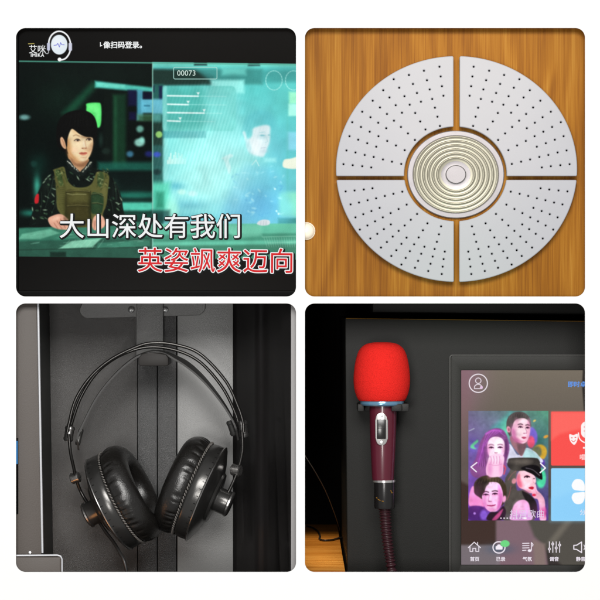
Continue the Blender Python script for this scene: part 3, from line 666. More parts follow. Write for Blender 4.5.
pc += [(.0429, .0038), (.0430, .0031)]
bm = bmesh.new(); add_lathe(bm, pc, Md, 160); from_bm('ribbed_cone', bm, M['ridge'], dish, angle=60)
bm = bmesh.new(); add_lathe(bm, [(.0094, .0056), (.0097, .0062), (.0101, .0060), (.0104, .0046)], Md, 64); from_bm('cap_ring', bm, M['steel'], dish)
bm = bmesh.new(); g = P(306.4, 231, WY - .0030)
add_lathe(bm, [(.0082 * math.sin(R(a)), .0082 * math.cos(R(a))) for a in range(0, 181, 12)], frame(g, (0, -1, 0)), 40)
add_lathe(bm, [(.0086, -.0030), (.0090, -.0022), (.0086, -.0012), (.0078, -.0012)], frame(g, (0, -1, 0)), 24)
tag(from_bm('glowing_globe', bm, M['globe']), 'small glowing white globe at the left edge of the wood panel', 'lamp')  # bright round spot built as a solid glowing globe

# ================================================================== headphone cabinet (lower left)
BY = .14
cab = thing('cabinet', 'charcoal metal cabinet niche with bright left edge, behind the headphones', 'cabinet')
bm = bmesh.new(); box_px(bm, 40, 296, 137, 590, BY, BY + .006); from_bm('back_panel', bm, M['back'], cab, smooth=False)
bm = bmesh.new(); box_px(bm, 137.6, 296, 157, 590, BY - .003, BY + .004, .0008); box_px(bm, 157.6, 296, 176.4, 590, BY - .003, BY + .004, .0008); from_bm('centre_channel', bm, M['channel'], cab)
bm = bmesh.new()
a, b = P(177.2, 590, BY - .005), P(234, 296, BY - .001)
add_prism(bm, [(177.2, 296), (233, 296), (233, 592), (177.2, 592)], BY - .005, BY + .002, .0006)
bmesh.ops.transform(bm, matrix=Matrix.Translation(P(177, 300, BY)) @ Matrix.Rotation(R(1), 4, 'Z') @ Matrix.Translation(-P(177, 300, BY)), verts=bm.verts)
from_bm('right_back_panel', bm, M['back_lit'], cab)
bm = bmesh.new()
prof = [(228, .147), (236, .136), (246, .118), (254, .102), (257, .0935), (261, .0915), (264.5, .0895), (270, .076), (281, .050), (290.5, .024)]
f = [[bm.verts.new(P(x, y, Yd)) for x, Yd in prof] for y in (294, 596)]
for i in range(len(prof) - 1): bm.faces.new((f[0][i], f[0][i + 1], f[1][i + 1], f[1][i]))
bmesh.ops.solidify(bm, geom=bm.faces[:], thickness=-.001)
from_bm('side_panel', bm, M['gloss_black'], cab, angle=50)
bm = bmesh.new(); box_px(bm, 290.8, 296, 298.6, 590, .016, .024, .001); from_bm('front_lip', bm, M['lip'], cab)
bm = bmesh.new(); add_prism(bm, [(2, 296), (36.6, 296), (41.2, 556), (41.2, 592), (2, 592)], .014, .02, .0008); ff = from_bm('front_panel', bm, M['taupe'], cab)
bm = bmesh.new(); add_tube(bm, [P(37.9, 296, .0165), P(42.4, 553, .0165)], .00125, 12); from_bm('bright_edge', bm, M['edge'], cab)  # pale strip stands in for the highlight along the panel's bevel
bm = bmesh.new(); q = [P(38.6, 296, .018), P(43, 592, .018)]; vs = [bm.verts.new(v) for v in q] + [bm.verts.new((v.x + .0005, BY, v.z)) for v in q[::-1]]
bm.faces.new(vs); bmesh.ops.solidify(bm, geom=bm.faces[:], thickness=.001); from_bm('side_panel', bm, M['side'], cab, smooth=False)
bm = bmesh.new(); box_px(bm, 6, 438, 18.2, 514, .0125, .0139, .0004); sd = from_bm('display', bm, M['tv_plastic'], cab)
bm = bmesh.new(); box_px(bm, 6, 441, 17.6, 464, .0119, .0124); from_bm('display_picture', bm, lit('blue_light', (58, 128, 190)), sd, smooth=False)
bm = bmesh.new(); add_lathe(bm, [(0, .002), (.0014, .0018), (.0018, 0)], frame(P(30, 552.4, .0138), (0, -1, 0)), 20); from_bm('screw', bm, M['screw'], cab)
bx = thing('metal_box', 'taupe metal box with bright rounded edge at the cabinet foot', 'box')
bm = bmesh.new(); box_px(bm, -4, 556.4, 61.6, 594, .0052, .0135, .0022, 3); from_bm('body', bm, M['taupe'], bx)
bm = bmesh.new(); add_tube(bm, [P(2, 555.6, .0060), P(57.5, 555.2, .0060), P(60.6, 556.2, .0060), P(62, 559, .0060), P(62.2, 592, .0060)], .0009, 10); from_bm('bright_edge', bm, M['edge'], bx)

lamp('niche_fill', P(165, 296, .035), P(160, 420, .14), .2, .11, (1, .98, .95), .02)  # unseen fill light added behind the top lip to lift the shadow there
lamp('orange_glint_light', P(66, 566, .02), P(118, 505, .07), .03, .010, (1, .42, .14), .03)  # small orange light added for the warm glints on the ear cups
hg = thing('headphone_hanger', 'grey metal bracket with dark hook that holds the headphones', 'hanger')
sheet('mounting_plate', [[(88, 292), (206, 292)] + [(205.4 - 9 + 9 * math.cos(R(a)), 306.4 + 9 * math.sin(R(a))) for a in range(0, 91, 15)] + [(97.4 - 9 + 9 * math.cos(R(a)) , 309.4 + 9 * math.sin(R(a))) for a in range(90, 181, 15)]], .003, BY - .010, M['bracket'], hg, bev=.0005)
bm = bmesh.new(); box_px(bm, 136.2, 292, 163.2, 356, BY - .018, BY - .0105, .0008); from_bm('arm', bm, M['bracket'], hg)
bm = bmesh.new(); add_prism(bm, [(138.5, 358), (142, 353.5), (150, 352.6), (160, 353), (166, 354.6), (168.3, 358), (168.3, 364.6), (166.5, 366), (140.5, 366), (138.5, 364.5)], .052, BY - .0185, .0012); from_bm('hook', bm, M['hook'], hg)
for x, y in ((131.4, 309.6), (165, 309.6)):
    bm = bmesh.new(); add_lathe(bm, [(0, .0022), (.002, .0021), (.0034, .0012), (.0038, 0)], frame(P(x, y, BY - .0105), (0, -1, 0)), 28); s_ = from_bm('screw', bm, M['screw'], hg)
    bm = bmesh.new(); q = P(x, y, BY - .0129); add_box(bm, (q.x - .0019, q.y, q.z - .0003), (q.x + .0019, q.y + .0006, q.z + .0003)); add_box(bm, (q.x - .0003, q.y, q.z - .0019), (q.x + .0003, q.y + .00055, q.z + .0019)); from_bm('slot', bm, M['slot'], s_, smooth=False)

# ---- headphones
hp = thing('headphones', 'black over-ear headphones with twin wire headband hanging on the hook', 'headphones')
outer = [(67.6, 432), (69, 424), (75.5, 400), (90, 377.5), (110, 360), (135, 347.4), (152, 343), (175, 344.6), (200, 354), (225, 380), (237.5, 405), (243, 422), (243.6, 432)]
inner = [(70, 432), (71.5, 424), (81, 397), (97.5, 372), (120, 355.6), (147, 347.2), (175, 350), (200, 362), (222.5, 387.5), (236, 415), (239.8, 432)]
for pts, Yw in ((outer, .064), (inner, .088)):
    bm = bmesh.new(); add_tube(bm, catmull([P(x, y, Yw) for x, y in pts], 10), .00165, 14); from_bm('headband_wire', bm, M['wire'], hp)
sp = catmull([Vector((x, y, wd)) for x, y, wd in ((78.5, 450, 0), (77.6, 438, 0), (82, 426, .3), (97, 397, .5), (115, 374.6, .6), (134, 358.4, .8), (150, 352, 1), (163, 352.4, 1.6), (175, 357.5, 3.2), (187, 364.4, 4.2), (200, 375.5, 3.6), (213, 390, 2.6), (226, 408, 1.6), (235, 425, .8), (238.4, 440, .3))], 8)
bm = bmesh.new(); rows_ = []
for i, p in enumerate(sp):
    t = (sp[min(i + 1, len(sp) - 1)] - sp[max(i - 1, 0)]); n = Vector((t.y, -t.x, 0)).normalized()
    e = min(i, len(sp) - 1 - i) / 9; hw = .012 * min(1, .35 + e)
    pf, pb = P(p.x - n.x * p.z * .55, p.y - n.y * p.z * .55, .076 - hw), P(p.x + n.x * p.z * .55, p.y + n.y * p.z * .55, .076 + hw)
    th = Vector((n.x, 0, -n.y)) * .0009
    rows_.append([bm.verts.new(v) for v in (pf + th, pb + th, pb - th, pf - th)])
for a, b in zip(rows_, rows_[1:]):
    for k in range(4): bm.faces.new((a[k], a[(k + 1) % 4], b[(k + 1) % 4], b[k]))
bm.faces.new(rows_[0]); bm.faces.new(rows_[-1][::-1]); from_bm('strap', bm, M['strap'], hp, angle=50)

random.seed(7)
def ear_cup(cx, cy, Yc, axis, seed):
    rnd = random.Random(seed)
    o = P(cx, cy, Yc); Mc = frame(o, axis, (0, 0, 1)); mm = .00087
    cup = bpy.data.objects.new('ear_cup', None); COL.objects.link(cup); cup.parent = hp
    bm = bmesh.new(); add_lathe(bm, [(r * mm, h * mm) for r, h in ((0, -31), (24, -31), (30, -30), (32, -27.4), (43, -24.6), (51, -21.5), (57, -19.4), (59, -18), (59, -16.4), (58.4, -15.6), (58.8, -10), (58.4, -4), (57, -1.5), (55, 0), (30, 1))], Mc, 96)
    sh = from_bm('shell', bm, M['shell'], cup, angle=28)
    bm = bmesh.new(); add_lathe(bm, [((59.1 + .9 * math.cos(R(a))) * mm, (-17.2 + .9 * math.sin(R(a))) * mm) for a in range(0, 361, 45)], Mc, 96); from_bm('rim', bm, M['steel'], cup)
    wr = [(rnd.uniform(0, 2 * math.pi), rnd.uniform(.018, .05), rnd.uniform(.5, 1.7)) for _ in range(72)]
    def crease(r, h, a):
        k = max(0, 1 - abs(h * 1000 - 5.5) / 8) if r > .044 else 0
        if k <= 0: return r, h
        d = 0
        for wa, ww, wd in wr:
            x = (a - wa + math.pi) % (2 * math.pi) - math.pi
            d = max(d, wd * math.exp(-(x / ww) ** 2))
        return r - d * k * .0012, h
    prof = [(54, 0), (56.5, 1), (58.3, 3), (59.8, 6.5), (60.4, 10.5), (60, 15), (58.2, 20), (54.8, 24.6), (50, 28), (44.6, 29.4), (39, 28.8), (34, 26.4), (30, 22.4), (27.6, 17.4), (26.6, 12), (26.4, 6)]
    prof = [(p.x, p.y) for p in catmull([(a, b, 0) for a, b in prof], 2)]
    bm = bmesh.new(); add_lathe(bm, [(r * mm, h * mm) for r, h in prof], Mc, 320, crease); from_bm('cushion', bm, M['leather'], cup, angle=80)
    bm = bmesh.new(); add_lathe(bm, [(0, .0045), (.0236, .005)], Mc, 48); from_bm('ear_fabric', bm, M['fabric'], cup)
    bm = bmesh.new(); n = 92                                             # chain of stitches round the seam
    for k in range(n):
        a = 2 * math.pi * (k + rnd.uniform(-.1, .1)) / n; ca, sa = math.cos(a), math.sin(a)
        p = Vector((58.6 * mm * ca, 58.6 * mm * sa, .2 * mm)); d = Vector((-sa, ca, 0)) * .84 + Vector((ca * .1, sa * .1, .5)); d.normalize()
        L_ = .0019; path = [Mc @ (p + d * (t * L_)) for t in (-1, -.6, 0, .6, 1)]
        add_tube(bm, path, lambda t: .0009 * math.sin(math.pi * (.12 + .76 * t)), 6)
    from_bm('stitching', bm, M['stitch'], cup, angle=80)
    bm = bmesh.new()
    for k in range(40):
        a = 2 * math.pi * k / 40; q = Vector((58.7 * mm * math.cos(a), 58.7 * mm * math.sin(a), -12.6 * mm)); u = Vector((math.cos(a), math.sin(a), 0)); v = Vector((-math.sin(a), math.cos(a), 0))
        vs = [bm.verts.new(Mc @ (q + u * .00025 * (1 if k else 1) + v * s * .00032 + Vector((0, 0, -.0012 + t * .0011)))) for s, t in ((-1, -1), (1, -1), (1, 1), (-1, 1))]; bm.faces.new(vs)
    from_bm('vent_slots', bm, M['hole'], cup, smooth=False)
    bm = bmesh.new(); add_lathe(bm, [(0, -.0428), (.0112, -.0428), (.0128, -.0418), (.0134, -.0408), (.0134, -.0394), (.0128, -.0386), (.0128, -.0288), (.0134, -.0278), (.0134, -.0250)], Mc, 56); hub = from_bm('hub', bm, M['shell'], cup)
    bm = bmesh.new(); add_lathe(bm, [(.0126, -.0422), (.0137, -.0412), (.0137, -.0396), (.0126, -.0389)], Mc, 56); from_bm('hub_rim', bm, M['steel'], hub)
    return o, Mc
oL, ML = ear_cup(122.5, 497.5, .073, (.875, -.12, .445), 3)
oR, MR = ear_cup(193, 488.5, .073, (-.915, .09, .39), 8)
def rods(pts, hubM, sx):
    h = hubM @ Vector((0, 0, -.034)); Yh = h.y
    k = D / (D + Yh) * 1000; hx, hy = 300 + h.x * k, 300 - h.z * k
    bm = bmesh.new()
    for dy in (-.006, .006):
        path = [P(x, y, Yq + dy) for x, y, Yq in pts] + [Vector((h.x, Yh + dy * .8, h.z))]
        add_tube(bm, catmull(path, 8), .0017, 12)
    from_bm('yoke', bm, M['wire'], hp)
rods([(68.8, 434, .076), (70.5, 452, .077), (73.8, 468, .080), (76.5, 480, .083), (82, 494, .087)], ML, -1)
rods([(242, 430, .076), (242.6, 448, .0755), (240.2, 462, .0745), (236.6, 474, .073), (231, 487, .0715)], MR, 1)
def knob(name, x, y, Yk, ax, r, l, m):
    bm = bmesh.new(); add_lathe(bm, [(0, -l), (r * .8, -l), (r, -l * .8), (r, -l * .55), (r * .9, -l * .5), (r * .9, l * .5), (r, l * .55), (r, l * .8), (r * .8, l), (0, l)], frame(P(x, y, Yk), ax), 36); return from_bm(name, bm, m, hp)
knob('slider', 69.2, 433.6, .076, (.15, 0, 1), .0052, .0078, M['steel']); knob('slider', 243, 429, .076, (-.1, 0, 1), .0050, .0086, M['steel'])
knob('strap_clip', 79.4, 437, .074, (.25, 0, 1), .0028, .0085, M['shell']); knob('strap_clip', 232, 428, .076, (-.35, 0, 1), .0040, .0080, M['black_matt'])
knob('pivot_knob', 75.4, 477.6, .079, (.93, -.2, .3), .0058, .0048, M['steel']); knob('pivot_knob', 236.2, 470, .070, (.9, -.35, -.1), .0062, .0050, M['steel'])
bm = bmesh.new(); add_tube(bm, catmull([P(x, y, q) for x, y, q in ((98, 520, .085), (105, 531, .078), (113, 541.5, .068), (120, 553, .056), (125, 564, .05), (130, 590, .05))], 8), .0017, 12); from_bm('cable', bm, M['cord'], hp)

# ================================================================== karaoke kiosk, microphone, table (lower right)
KY = .078
dw = bmesh.new(); add_box(dw, (.003, .66, -.34), (.34, .67, -.003))
tag(from_bm('wall', dw, M['darkwall'], smooth=False), 'dark wall behind the black kiosk', 'wall', kind='structure')
tb = thing('table', 'honey coloured wooden table top left of the black kiosk', 'table')
bm = bmesh.new(); add_box(bm, (.003, .012, -.31), (.0455, .64, -.2722), .001); from_bm('tabletop', bm, M['tabletop'], tb)
lamp('table_fill', (.020, .26, -.14), (.020, .26, -.27), .02, .075, (1, .86, .62), .4).data.spread = R(70)  # unseen fill light added to brighten the table top
def on_table(px, py, lift=.0012):
    d = .2722 / ((py - 300) / 1000) * D; Yt = d - D; return Vector(((px - 300) / 1000 * d / D, Yt, -.2722 + lift))
bm = bmesh.new(); add_tube(bm, catmull([on_table(x, y) for x, y in ((307, 527), (313, 529), (318, 532.5), (320, 537), (319.5, 540), (324, 541.5), (332, 541), (340, 539), (352, 537))], 8), .0011, 10)
tag(from_bm('cord', bm, M['cord']), 'thin dark cord curling across the wooden table', 'cord')
bm = bmesh.new(); add_tube(bm, catmull([P(300, 448, .3), P(308, 460.5, .3), P(317, 475, .32), P(326, 492, .36), P(334, 512, .42), P(340, 530, .5)], 8), .0005, 8)
tag(from_bm('cable', bm, mat('grey_cable', (.10, .10, .10), .4)), 'thin grey cable hanging in the dark left of the kiosk', 'cable')
ki = thing('karaoke_kiosk', 'black karaoke kiosk with a lit touch screen beside the microphone', 'kiosk')
bm = bmesh.new(); add_prism(bm, [(345, 318.2), (592, 321.2), (592, 596), (347.4, 596)], KY, .5, .0011, 3); from_bm('body', bm, M['kiosk'], ki)
bm = bmesh.new(); add_tube(bm, [P(346, 318.4, KY + .0006), P(591, 321.4, KY + .0006)], .0004, 8); from_bm('top_highlight', bm, M['gold'], ki)  # thin gold line stands in for the highlight on the top bevel
bm = bmesh.new(); add_prism(bm, [(372, 290), (592, 290), (592, 315), (372, 313)], .13, .3, .004); from_bm('wall_slab', bm, M['kiosk'], ki)  # slab added for the grey wall above the kiosk
bz = ring_sheet('bezel', rrect(450.6, 355.6, 597, 594, 2.5), rrect(461.3, 370.3, 590, 565, .5), .006, KY - .0055, M['bezel'], ki, bev=.0009)
ring_sheet('bezel_highlight', rrect(449.4, 354.6, 598, 595, 3), rrect(451.0, 356.0, 596.5, 593.6, 2.5), .0035, KY - .004, M['gap_highlight'], ki)  # thin grey frame stands in for the highlight along the bezel gap
DY = KY - .0012
c = Canvas(461, 369.6, 591, 565.6, 2.9); X, Y = c.X, c.Y
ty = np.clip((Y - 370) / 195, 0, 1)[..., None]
c.c[:] = np.array((120, 111, 99)) * (1 - ty) + np.array((56, 50, 49)) * ty  # reflection of the room on the glass, painted into the screen colours
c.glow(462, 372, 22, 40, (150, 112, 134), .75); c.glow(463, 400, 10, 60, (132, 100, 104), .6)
c.quad([(455, 462), (472, 466), (472, 500), (455, 500)], (98, 86, 82), soft=3)  # from here soft shapes of the reflected room, painted on too
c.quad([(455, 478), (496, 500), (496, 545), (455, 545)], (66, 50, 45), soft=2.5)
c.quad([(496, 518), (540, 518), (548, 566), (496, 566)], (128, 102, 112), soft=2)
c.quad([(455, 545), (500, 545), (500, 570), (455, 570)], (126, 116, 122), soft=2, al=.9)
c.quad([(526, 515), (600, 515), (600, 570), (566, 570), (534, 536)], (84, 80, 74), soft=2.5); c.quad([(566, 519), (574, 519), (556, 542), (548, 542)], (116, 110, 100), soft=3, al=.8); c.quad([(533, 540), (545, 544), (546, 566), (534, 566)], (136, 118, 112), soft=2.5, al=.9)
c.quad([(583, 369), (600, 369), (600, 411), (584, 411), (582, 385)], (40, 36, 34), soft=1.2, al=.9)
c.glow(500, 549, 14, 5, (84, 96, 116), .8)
c.ring(469.2, 374.2, 487.4, 392.4, 9.1, 1.0, (240, 232, 240))
c.ring(475.6, 378, 481, 383.4, 2.7, .8, (236, 226, 236)); c.line([(474.4, 388.6), (474.6, 386.2), (476.4, 384.6), (478.3, 384.2), (480.4, 384.8), (482, 386.4), (482, 388.6), (474.4, 388.6)], .8, (236, 226, 236)); c.ell(481.4, 387.4, 1.5, 1.5, (228, 196, 226))
# the poster of four singers (invented faces)
x0, y0, x1, y1 = 468.6, 411.2, 548, 520
sl = c.win(x0, y0, x1, y1); save = c.c.copy()
u = np.clip((X - x0) / (x1 - x0), 0, 1)[..., None]; v = np.clip((Y - y0) / (y1 - y0), 0, 1)[..., None]
top = np.array((116, 110, 138)) * (1 - u) + np.array((92, 150, 126)) * u
c.c[:] = top * (1 - v) + (np.array((128, 74, 196)) * (1 - u) + np.array((86, 62, 130)) * u) * v
c.poly([(492, 428), (504, 418), (512, 411), (512, 430), (502, 432)], (92, 170, 168), soft=4, al=.8); c.glow(506, 432, 5, 12, (120, 226, 180), .7)
c.glow(473, 446, 5, 7, (110, 96, 190), .8); c.poly([(471, 445), (477, 440), (478, 442), (474, 446), (476, 449), (471, 448)], (110, 210, 150), soft=1, al=.9)
c.line([(469, 431), (474, 428.6)], 1, (170, 176, 190), al=.8)
c.glow(538, 440, 8, 10, (56, 110, 100), .7)
c.ell(532, 436, 5.4, 9, (128, 104, 206), soft=1, al=.9, rot=-10); c.ell(531, 442, 3.8, 6, (224, 88, 112), soft=1, al=.9); c.ell(539.6, 452.6, 7.2, 8.2, (214, 170, 62), soft=1, al=.95, rot=20); c.ell(537, 452, 4.6, 6, (104, 112, 92), soft=1.4, al=.9)
c.ell(534.5, 420.8, 1.6, .9, (214, 190, 110), soft=.5, rot=-30); c.ell(546, 436.6, 2.6, 1.4, (214, 156, 74), soft=.6, rot=-25)
c.ell(541, 478, 5, 10, (82, 206, 156), soft=1, al=.95); c.ell(537, 474, 4, 7, (60, 70, 90), soft=1.5, al=.6)
c.ell(542, 463, 3, 4, (96, 70, 160), soft=1)
PK, PD = (252, 212, 226), (226, 140, 186)
# man at the top
c.poly([(510, 444), (505, 450), (503, 462), (541, 463), (538, 455), (533, 450.5), (526, 448), (518, 455)], (216, 216, 236), soft=.6); c.poly([(525, 449), (533, 451), (540, 459), (530, 461), (523, 457)], (150, 206, 200), soft=1, al=.6)
c.poly([(511, 436), (511.5, 444), (518, 453), (522, 456), (525, 449), (526, 440)], (152, 112, 120), soft=.6); c.poly([(517, 441), (526, 442), (525, 450), (520, 455)], (108, 84, 90), soft=1.2, al=.8)
c.poly([(506.4, 427), (507, 420), (510.6, 414.6), (517, 411.8), (524, 412.6), (529, 417), (531, 424), (529.6, 428), (514, 434), (510, 436), (508, 433)], (94, 86, 86), soft=.5)
c.poly([(512.4, 427), (514.4, 421.4), (519, 418.4), (525, 418.6), (528.8, 422), (530, 428), (529.4, 435), (527, 441), (523, 443.6), (518, 441.8), (513, 437.4), (511.4, 432)], PK, soft=.4)
c.poly([(512, 429), (515, 431), (516, 438), (521, 442.6), (518, 442), (513, 437.6)], PD, soft=1.2, al=.8); c.poly([(527, 420.5), (530, 426), (529.4, 434), (527.4, 432), (528, 426)], (240, 180, 206), soft=.8, al=.7)
c.ell(508.6, 429.4, 2.0, 3.2, (236, 168, 186), soft=.5, rot=-12); c.ell(508.8, 429.6, .9, 1.7, (176, 100, 124), soft=.5)
for x, y in ((520.6, 426.6), (527.8, 427.4)):
    c.line([(x - 1.9, y), (x, y - .5), (x + 1.6, y + .2)], .6, (74, 46, 66), smooth=True); c.line([(x - 2.2, y - 2.3), (x, y - 3), (x + 1.8, y - 2.3)], .8, (116, 80, 96), al=.85, smooth=True)
c.line([(525, 428), (526, 432), (524.6, 433.4)], .6, (214, 150, 180), al=.9); c.ell(524.4, 433.6, 1.3, .5, (190, 120, 150), soft=.4); c.poly([(521.6, 437.2), (524, 436.6), (526.4, 437.4), (524, 439)], (196, 92, 122), soft=.4)
# woman at the left
c.poly([(470, 470), (476, 458), (479, 446), (483, 437), (489, 430.5), (497, 428), (504, 431), (508, 439), (509.4, 449), (507, 459), (503, 470), (478, 478)], (136, 84, 138), soft=.8)
for i in range(9): c.line([(490 + i * 1.2, 431 + i * .2), (484 - i * .3 + i * .4, 444), (477 + i * 1.1, 466)], .7, (186, 106, 196) if i % 2 else (92, 50, 96), soft=.6, al=.6, smooth=True)
c.line([(486, 434), (493, 430.4), (501, 431)], 1.6, (206, 110, 216), soft=1, al=.8, smooth=True)
c.poly([(487.4, 446), (489.4, 439.4), (494, 436.8), (500, 437.4), (504, 441.4), (505, 449), (502.8, 456), (498, 460), (493, 460), (489, 455.6)], (252, 222, 238), soft=.5)
for x in (491.2, 500.2):
    c.line([(x - 2.2, 447.6), (x, 446.8), (x + 2.2, 447.6)], .8, (96, 60, 92), smooth=True); c.line([(x - 2.4, 444.6), (x, 443.8), (x + 2.2, 444.6)], .5, (170, 120, 150), al=.8, smooth=True)
c.ell(496, 453.2, 1.1, .5, (206, 140, 168), soft=.4); c.ell(488.4, 449, 1.4, 6, (232, 150, 210), soft=1.2, al=.7)
c.poly([(488.4, 461), (492, 457), (500, 455.6), (504, 458), (503, 466), (501.4, 476), (489, 478), (486, 470)], (252, 206, 232), soft=.6)
for a in range(4): c.line([(490 + a * 2.8, 458.6), (491.4 + a * 2.6, 464)], .6, (206, 128, 172), al=.8)
c.line([(502, 464), (505.6, 468), (504, 474)], 1.4, (226, 84, 100), soft=.6, al=.8)
# dark mass of the hat wearer
c.poly([(508, 460), (513, 458.6), (530, 458), (537, 460), (541, 468), (536, 474), (520, 470), (516, 476), (517, 490), (524, 490), (532, 498), (534, 520), (503, 520), (505, 500), (505, 480), (510, 470)], (88, 82, 78), soft=.7)
c.poly([(516.6, 478), (518.6, 472), (523, 469.6), (529, 471.6), (534.6, 476), (536, 481), (535, 484), (535.4, 486.6), (534, 489), (533.6, 492.4), (530, 493), (525, 490), (519.6, 487.6), (517, 483)], (250, 200, 214), soft=.4)
c.poly([(517, 478), (519.4, 474), (521, 480), (522, 487), (518, 485.6)], (238, 130, 150), soft=1, al=.8)
c.poly([(507.6, 466), (508.4, 460.4), (512, 458), (534, 457.8), (539, 460), (540.6, 466), (538, 470), (526, 470.6), (514, 470.6)], (58, 54, 52), soft=.6); c.sh(520, 461.5, 11, 2.4, (112, 104, 98), .6)
c.poly([(521, 468), (529, 465), (537, 465.6), (541, 470), (542.4, 479), (539, 478.6), (532, 474), (525, 470.8)], (26, 23, 26), soft=.5); c.line([(526, 468), (533, 470), (539.6, 475.4)], .8, (120, 112, 120), soft=.5, al=.8, smooth=True)
c.line([(524.6, 476.4), (527.4, 475.6), (529.6, 476.8)], .8, (58, 32, 46), smooth=True); c.ell(534, 478.6, .9, .5, (70, 40, 56), soft=.4); c.line([(532.6, 479), (533.4, 482.4), (535.4, 483.6)], .5, (210, 140, 160), al=.8)
c.poly([(528.6, 488), (532, 486.6), (534, 487.6), (532.4, 489.6)], (204, 38, 62), soft=.4); c.ell(514, 481, 2.2, 2.8, (232, 150, 166), soft=.6, rot=20)
c.line([(508, 480), (512, 474), (516, 471)], .6, (200, 100, 110), al=.6); c.line([(511, 486), (509.4, 494), (507, 500)], .6, (196, 100, 110), al=.6)
c.poly([(511.6, 512), (514, 505), (519, 500.6), (525, 500), (529, 504), (531, 512), (531, 520), (511, 520)], (248, 178, 226), soft=.7)
c.poly([(522, 491), (530, 495), (536, 502), (537, 512), (531, 512), (529, 503), (525, 499)], (44, 38, 40), soft=.7)
c.poly([(532, 494), (534, 488), (535.6, 484), (537, 490), (541, 494), (544.6, 500), (545.4, 512), (546, 520), (540, 520), (539.6, 510), (538, 500), (534, 498)], (248, 184, 208), soft=.5)
c.ell(534, 495, 2, 1.2, (210, 50, 76), soft=.6); c.line([(535, 489), (537, 494)], .5, (214, 130, 160), al=.8); c.ell(544, 512, 2.4, 5, (232, 84, 158), soft=1.2, al=.8)
# man at the lower left
c.poly([(469, 505), (470, 492), (474, 486), (482, 495), (484, 506), (478, 508)], (246, 160, 206), soft=.7)
c.poly([(469, 520), (469, 507), (484, 507), (488, 516), (486, 520)], (74, 42, 108), soft=1); c.ell(484, 515, 4, 5, (150, 110, 226), soft=1.6, al=.8); c.ell(474.6, 513.4, 1.2, 1.2, (190, 150, 236), soft=.5)
c.poly([(474.6, 491), (474, 484), (478, 478.6), (484, 475.8), (492, 475.6), (500, 478), (505.6, 485), (506.6, 494), (504.6, 502), (500, 506), (484, 500), (479, 497)], (66, 56, 44), soft=.7)
c.poly([(482, 494), (485.4, 487.4), (487.6, 483), (494, 482), (499, 483.6), (501.8, 489), (503, 496), (501.6, 504), (497.6, 510.4), (492, 512.2), (487, 509.6), (483.4, 503.6)], (252, 198, 236), soft=.4)
c.poly([(498, 485), (501.6, 490), (502.6, 497), (501, 504), (497, 510), (498, 500)], (232, 128, 204), soft=1.3, al=.75); c.ell(504.2, 499, 1.8, 3.4, (240, 168, 210), soft=.6, rot=12)
for x, y in ((486, 494.6), (495, 493.6)):
    c.line([(x - 2.2, y + .3), (x, y - .6), (x + 2.3, y)], .8, (56, 26, 52), smooth=True); c.line([(x - 2.4, y - 2.1), (x, y - 3.2), (x + 2.6, y - 2.4)], .8, (86, 50, 70), al=.9, smooth=True)
c.line([(489.4, 495), (488.2, 500.4), (490.6, 501.6)], .6, (214, 130, 186), al=.9); c.ell(490, 501.6, 1.6, .5, (190, 100, 160), soft=.4)
c.line([(487.4, 505.4), (491, 505.8), (495.4, 504.8)], .9, (176, 60, 118), smooth=True); c.line([(489, 508), (493, 508)], .5, (222, 140, 196), al=.8)
c.poly([(474, 492), (478, 480), (486, 478), (489, 483), (486, 487), (484, 493), (480, 497)], (52, 44, 40), soft=.7)
c.poly([(487, 520), (490, 512.4), (497, 511.6), (503, 506), (506, 512), (502, 520)], (54, 36, 50), soft=.7); c.poly([(492, 520), (497, 514), (503, 509), (500, 516), (496, 520)], (226, 96, 160), soft=.8, al=.8)
for x, y, rx, ry, col, al, ro in ((521, 430, 6, 5, (255, 236, 240), .6, 0), (527.6, 436, 2, 6, (226, 150, 180), .5, 10), (521, 426.4, 3, 1.6, (196, 130, 156), .5, 0), (528, 427.2, 2, 1.5, (190, 124, 150), .5, 0), (524, 421, 4, 1.6, (255, 240, 244), .5, 0), (517, 440, 4, 2, (200, 110, 150), .5, 25), (525.4, 431, .8, 2.6, (255, 244, 248), .7, -8),
        (496, 442, 5, 3, (255, 240, 248), .6, 0), (491, 447.6, 3, 1.5, (206, 140, 178), .5, 0), (500.4, 447.6, 3, 1.5, (206, 140, 178), .5, 0), (496, 450, .9, 3, (255, 246, 252), .6, 0), (503, 452, 1.6, 5, (226, 150, 196), .5, 10), (496, 464, 4, 5, (255, 230, 246), .5, 0), (490, 471, 2, 6, (220, 130, 190), .5, 0),
        (527, 480, 5, 4, (255, 224, 230), .55, 0), (527, 476.4, 3, 1.4, (206, 120, 146), .5, 0), (521, 484, 2, 4, (226, 110, 140), .5, -15), (528, 491.4, 4, 1.4, (206, 110, 140), .5, 20), (519, 506, 4, 4, (255, 210, 240), .6, 0), (542, 503, 1.4, 8, (255, 214, 228), .5, -12),
        (492, 488, 5, 4, (255, 226, 244), .6, 0), (486, 495, 2.6, 1.4, (206, 120, 170), .5, 0), (495, 494.2, 2.8, 1.5, (206, 120, 170), .5, 0), (490.6, 498, 1, 3.4, (255, 232, 248), .6, 8), (485, 505, 2, 4, (226, 110, 186), .5, -20), (492, 510, 4, 1.4, (216, 110, 180), .5, 0), (498, 500, 2.4, 3.4, (255, 200, 236), .4, 0),
        (518, 417, 5, 3, (60, 52, 52), .5, -20), (498, 432, 5, 2, (190, 100, 206), .5, 0), (480, 455, 3, 9, (168, 84, 190), .5, 14), (506, 450, 1.6, 9, (70, 36, 74), .6, 0), (522, 462, 8, 3, (120, 112, 104), .4, 0), (514, 474, 4, 9, (118, 112, 104), .4, 15), (492, 479, 8, 2, (104, 88, 66), .5, 0)):
    c.sh(x, y, rx, ry, col, al, ro)
